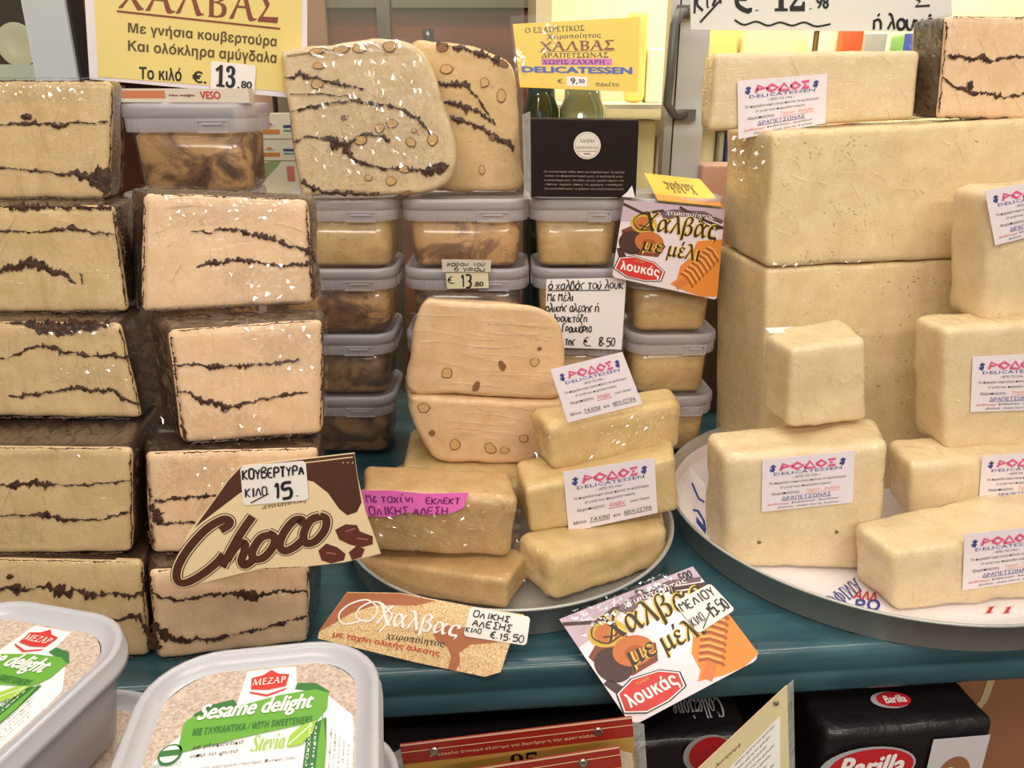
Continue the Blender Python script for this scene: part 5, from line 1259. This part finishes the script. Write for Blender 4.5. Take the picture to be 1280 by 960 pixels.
mesh('post_body', *beam(48, 100, .97, .001, .9, .04), wp, t); mesh('gasket', *beam(100, 106, .975, .001, .9, .03), INK, t)
# cold case: back, shelves with goods
CB = mat('case_lining', (222, 206, 160), .5); GLS = mat('shelf_glass', (200, 214, 206), .1, alpha=.35)
t = thing('cold_case', 'bright cold case behind the counter with shelves of packed goods', 'fridge', (.6, 1.5, -.02))
mesh('back_panel', *box(.05, 1.7, 1.62, 1.65, .001, 1.0), CB, t)
for i, z in enumerate((.13, .27, .405)): mesh('case_shelf', *box(.06, 1.7, 1.16, 1.6, z-.006, z), mat('white_shelf', (214, 208, 190), .4), t)
mesh('side_panel', *box(.03, .05, 1.1, 1.65, .001, 1.0), CB, t); mesh('side_panel', *box(1.7, 1.72, 1.1, 1.65, .001, 1.0), CB, t)
GP = 'packed goods on the cold case shelves'
def goods(px0, px1, pt, zb, Y, col_, lab, name='dairy_pack', cat='pack', band=None, rnd_=.004, mtop=None):
    x0, x1 = xat(px0, Y, zb), xat(px1, Y, zb); z1 = ony((px0+px1)/2, pt, Y).z; d = .05
    t = thing(name, lab, cat, ((x0+x1)/2, Y+d/2, zb), GP)
    C = [Vector(v) for v in ((x0, Y, z1), (x1, Y, z1), (x1, Y, zb), (x0, Y, zb), (x0, Y+d, z1), (x1, Y+d, z1), (x1, Y+d, zb), (x0, Y+d, zb))]
    V, F, s = block_mesh(C, rnd_, 0, 0, (3, 3, 3)); mesh('pack_body', V, F, mat('goods_%d_%d_%d' % col_, col_, .4), t, smooth=True)
    q = Quad(C[3], C[2], C[1], C[0], Vector((0, -1, 0))); I = Ink()
    for (a, b, c, d_, bc) in (band or []): I.rect(q, a, b, c, d_, ink('goods_%d_%d_%d' % bc, bc), .0006)
    I.done(t, 'printed_band'); return t, q
z3 = .405+.001
goods(862, 918, 28, z3, 1.30, (238, 208, 120), 'yellow bag behind the top right vanilla bar', rnd_=.012)
goods(922, 992, 25, z3, 1.30, (244, 230, 170), 'wide pale yellow pack behind the top right vanilla bar', rnd_=.01)
goods(1002, 1042, 32, z3, 1.30, (240, 234, 190), 'cream carton next to the orange pack', band=[(.2, .5, .8, .56, (120, 110, 90))])
goods(1043, 1069, 28, z3, 1.28, (222, 92, 40), 'orange red pack under the handwritten sign')
goods(1071, 1098, 40, z3, 1.36, (150, 150, 140), 'grey pack behind the round white tubs')
goods(1118, 1146, 42, z3, 1.34, (120, 176, 96), 'green and blue pack at the end of the shelf', band=[(0, 0, .5, 1, (70, 80, 160))])
for i, (a, b, tp_) in enumerate(((1074, 1104, 50), (1108, 1138, 52))):
    x0, x1 = xat(a, 1.27, z3), xat(b, 1.27, z3); t = thing('dairy_tub', ('round white tub left of the other, under the handwritten sign', 'round white tub nearest the chocolate halva at top right')[i], 'tub', ((x0+x1)/2, 1.27, z3), GP)
    V, F = lathe([(.0002, 0), ((x1-x0)*.42, 0), ((x1-x0)*.5, .035), ((x1-x0)*.53, .036), ((x1-x0)*.53, .042), ((x1-x0)*.3, .048), (.0002, .05)], ((x0+x1)/2, 1.27, z3), 28); mesh('tub_body', V, F, mat('dairy_white', (236, 234, 224), .4), t, smooth=True)
z2, z1_ = .271, .131
goods(783, 806, 12, z3, 1.26, (244, 214, 110), 'small yellow pack just left of the grey handle', rnd_=.01)
goods(806, 830, 60, z3, 1.27, (232, 226, 200), 'small cream pack just left of the grey handle')
goods(868, 890, 125, z2, 1.22, (238, 226, 180), 'cream bag left of the slim blue pack', rnd_=.01)
goods(893, 900, 165, z2, 1.21, (190, 190, 160), 'narrow grey pack left of the slim blue pack')
goods(903, 914, 165, z2, 1.20, (70, 74, 170), 'slim blue pack beside the tall vanilla halva', band=[(.3, .1, .8, .5, (235, 235, 240))])
goods(790, 815, 150, z2, 1.22, (240, 226, 170), 'pale pack between the black carton and the door')
goods(817, 832, 170, z2, 1.24, (226, 200, 190), 'pinkish pack between the black carton and the door')
t, q = goods(868, 930, 206, .21, 1.04, (206, 158, 140), 'pink and cream carton beside the tall vanilla halva'); 
mesh('pack_stand', *box(q.c[0].x, q.c[1].x, 1.04, 1.09, .0015, .2095), mat('stand_brown', (84, 66, 48)), t)
# cartons seen between the left tub and the almond slab
zc = ony(330, 243, 1.12).z
rk = thing('carton_rack', 'pale rack holding cartons between the left tub and almond slab', 'rack', (xat(340, 1.15, .2), 1.17, 0))
mesh('rack_board', *box(xat(300, 1.12, zc), xat(400, 1.12, zc), 1.11, 1.24, zc-.012, zc), CB, rk); mesh('rack_side', *box(xat(306, 1.12, zc), xat(321, 1.12, zc), 1.11, 1.24, -.89, .60), mat('rack_pink', (222, 190, 170), .5), rk)
mesh('rack_side', *box(xat(388, 1.12, zc), xat(400, 1.12, zc), 1.11, 1.24, -.89, .6), mat('rack_pink', (222, 190, 170), .5), rk)
zz = zc+.0005
for k, (tp_, lb) in enumerate(((201, 'rounded clear pack on the rack behind the small gap'), (174, 'white carton with orange and blue print, lower of two'), (142, 'white carton with orange and blue print, upper of two'))):
    z1 = ony(345, tp_, 1.12).z
    x0, x1 = xat(325, 1.12, zz), xat(386, 1.12, zz); t = thing('cheese_carton', lb, 'box', ((x0+x1)/2, 1.15, zz), 'cartons on the pale rack')
    V, F = box(x0, x1, 1.12, 1.2, zz, z1-.0005); mesh('carton', V, F, mat('goods_240_232_206', (240, 232, 206), .4), t); q = Quad(V[0], V[1], V[5], V[4], Vector((0, -1, 0))); I = Ink()
    if k: I.ell(q, .22, .6, .13, .1, WHT, .0006); I.ell(q, .22, .58, .07, .06, ink('carton_orange2', (222, 140, 60)), .0008); I.rect(q, .05, .2, .42, .38, ink('carton_orange2', (222, 140, 60)), .0007); I.rect(q, .5, .45, .85, .56, ink('navy', (60, 70, 140)), .0007); I.rect(q, .5, .3, .8, .36, ink('carton_teal', (60, 150, 140)), .0007)
    else: I.poly(q, [(0, .9), (.3, 1), (.5, 1), (.1, .4)], ink('soft_green', (150, 176, 120)), .0006); I.rect(q, .6, .4, .75, .85, ink('soft_red', (220, 130, 110)), .0007)
    I.done(t, 'printed_band'); zz = z1+.0005
# jar with green label behind the yellow price card
zt2 = .006+4*HT+.001
for i, (px, rr, lb, grn) in enumerate(((728, .028, 'glass jar with green label behind the yellow price card', 1), (676, .022, 'dark green jar behind the yellow price card', 0))):
    x = xat(px, 1.03, .4); t = thing('glass_jar', lb, 'jar', (x, 1.03, .0015), 'jars behind the black carton')
    V, F = lathe([(.0002, 0), (rr, 0), (rr, .40), (rr*.8, .412), (rr*.8, .43), (.0002, .43)], (x, 1.03, .0015), 32); mesh('jar_body', V, F, mat('jar_glass%d' % i, ((150, 160, 120), (40, 58, 44))[i], .12, coat=1), t, smooth=True)
    if grn:
        V, F = [], []
        for k in range(13):
            a = radians(-90-55+110*k/12)
            for z in (.325, .385): V.append(Vector((x+(rr+.0008)*cos(a), 1.03+(rr+.0008)*sin(a), z+.0015)))
        F = [(2*k, 2*k+2, 2*k+3, 2*k+1) for k in range(12)]; lb_ = mesh('jar_label', V, F, mat('jar_green', (110, 160, 110), .5), t)
        q = Quad(Vector((x-.012, 1.03-rr-.0014, .33)), Vector((x+.012, 1.03-rr-.0014, .33)), Vector((x+.012, 1.03-rr-.0014, .383)), Vector((x-.012, 1.03-rr-.0014, .383)), Vector((0, -1, 0)))
        I = Ink(); I.ell(q, .7, .15, .2, .2, ink('mustard', (220, 170, 60)), .0004); I.ell(q, .35, .08, .3, .12, ink('toast', (150, 100, 66)), .0003); I.rect(q, .1, .6, .9, .64, DGR, .0003); I.done(lb_)
# far shop: glass screen; counter and cabinet added to stand in for its reflections
M_REFL = mat('reflection_brown', (176, 80, 44), .45); n_ = N(M_REFL); n_.link(n_.ramp(n_.noise(n_.coords((.3, 1, 2)), 9, 5), [(.3, (104, 50, 30)), (.7, (160, 82, 46))]), n_.b.inputs['Base Color'])
t = thing('reflection_counter', 'reddish brown wooden counter far behind the almond slabs', 'counter', (-.2, 2.0, -.9)); mesh('counter_front', *box(xat(415, 2.0, .45), xat(660, 2.0, .45), 2.0, 2.1, -.89, .60), M_REFL, t)
mesh('counter_top', *box(xat(412, 1.99, .45), xat(662, 1.99, .45), 1.98, 2.12, .6, .625), mat('grey_green', (120, 116, 92), .4), t)
t = thing('reflection_cabinet', 'dim grey green cabinet standing above the far wooden counter', 'cabinet', (-.2, 2.3, -.9)); mesh('cabinet_body', *box(-.6, .15, 2.3, 2.5, -.89, 1.3), mat('reflection_grey', (112, 102, 82), .4), t)
for k in range(4): mesh('cabinet_door', *box(-.59+.185*k, -.415+.185*k, 2.28, 2.3, .3, 1.28), mat('reflection_door', (124, 112, 88), .3), t)
t = thing('glass_screen', 'pale edged glass screen post between the yellow sign and almond slab', 'screen', (xat(400, 1.4, .4), 1.4, -.9))
mesh('screen_frame', *box(xat(387, 1.4, .45), xat(409, 1.4, .45), 1.4, 1.43, -.89, .9), mat('frame_beige', (176, 164, 140), .4), t); mesh('screen_post', *box(xat(478, 1.45, .45), xat(494, 1.45, .45), 1.42, 1.45, -.89, .9), mat('grey_post', (128, 124, 112), .4), t)
mesh('glass_pane', *box(xat(409, 1.4, .45), xat(655, 1.4, .45), 1.425, 1.43, .0, .9), mat('screen_glass', (200, 210, 200), .04, alpha=.12, spec=.8), t)
t = thing('far_bottle', 'small dark bottle seen above the almond slabs', 'bottle', (xat(536, 1.75, .5), 1.75, -.9)); x = xat(536, 1.75, .5); V, F = lathe([(.0002, 0), (.028, 0), (.028, 1.36), (.012, 1.4), (.012, 1.43), (.0002, 1.43)], (x, 1.75, -.89), 20)
mesh('bottle_body', V, F, mat('dark_glass', (44, 36, 32), .2), t, smooth=True)
# left background: dark case with plate
t = thing('side_case', 'dim glass case with a pale plate at the top left corner', 'cabinet', (-.75, 1.2, -.9)); mesh('case_back', *box(-1.2, -.42, 1.5, 1.52, -.89, 1.1), mat('case_dark', (58, 52, 38), .5), t)
zs = ony(10, 82, 1.2).z; mesh('case_shelf', *box(-1.2, -.5, 1.15, 1.48, zs-.02, zs), mat('case_edge', (190, 196, 176), .3), t); mesh('case_leg', *box(-1.2, -1.17, 1.15, 1.48, -.89, zs-.02), mat('case_edge', (190, 196, 176), .3), t)
mesh('case_side', *box(xat(106, 1.12, .45), xat(112, 1.12, .45), 1.12, 1.5, -.89, 1.0), mat('case_brown', (96, 56, 44), .5), t)
c = ony(24, 66, 1.3); t = thing('round_plate', 'pale round plate leaning in the dim case at the top left corner', 'plate', (c.x, 1.3, zs+.001))
V, F = [], []
for r_, y in ((.0003, .004), (.016, .003), (.030, -.002), (.031, -.001), (.017, .006), (.0003, .008)):
    for i in range(40): a = 2*pi*i/40; V.append(Vector((c.x+r_*cos(a), 1.3+y, zs+.032+r_*sin(a))))
for k in range(5):
    for i in range(40): F.append((k*40+i, k*40+(i+1) % 40, (k+1)*40+(i+1) % 40, (k+1)*40+i))
mesh('plate_disc', V, F, mat('plate_cream', (196, 192, 164), .3), t, smooth=True)
bpy.data.objects.remove(_to); bpy.data.curves.remove(_tc); bpy.data.scenes.remove(_ts)
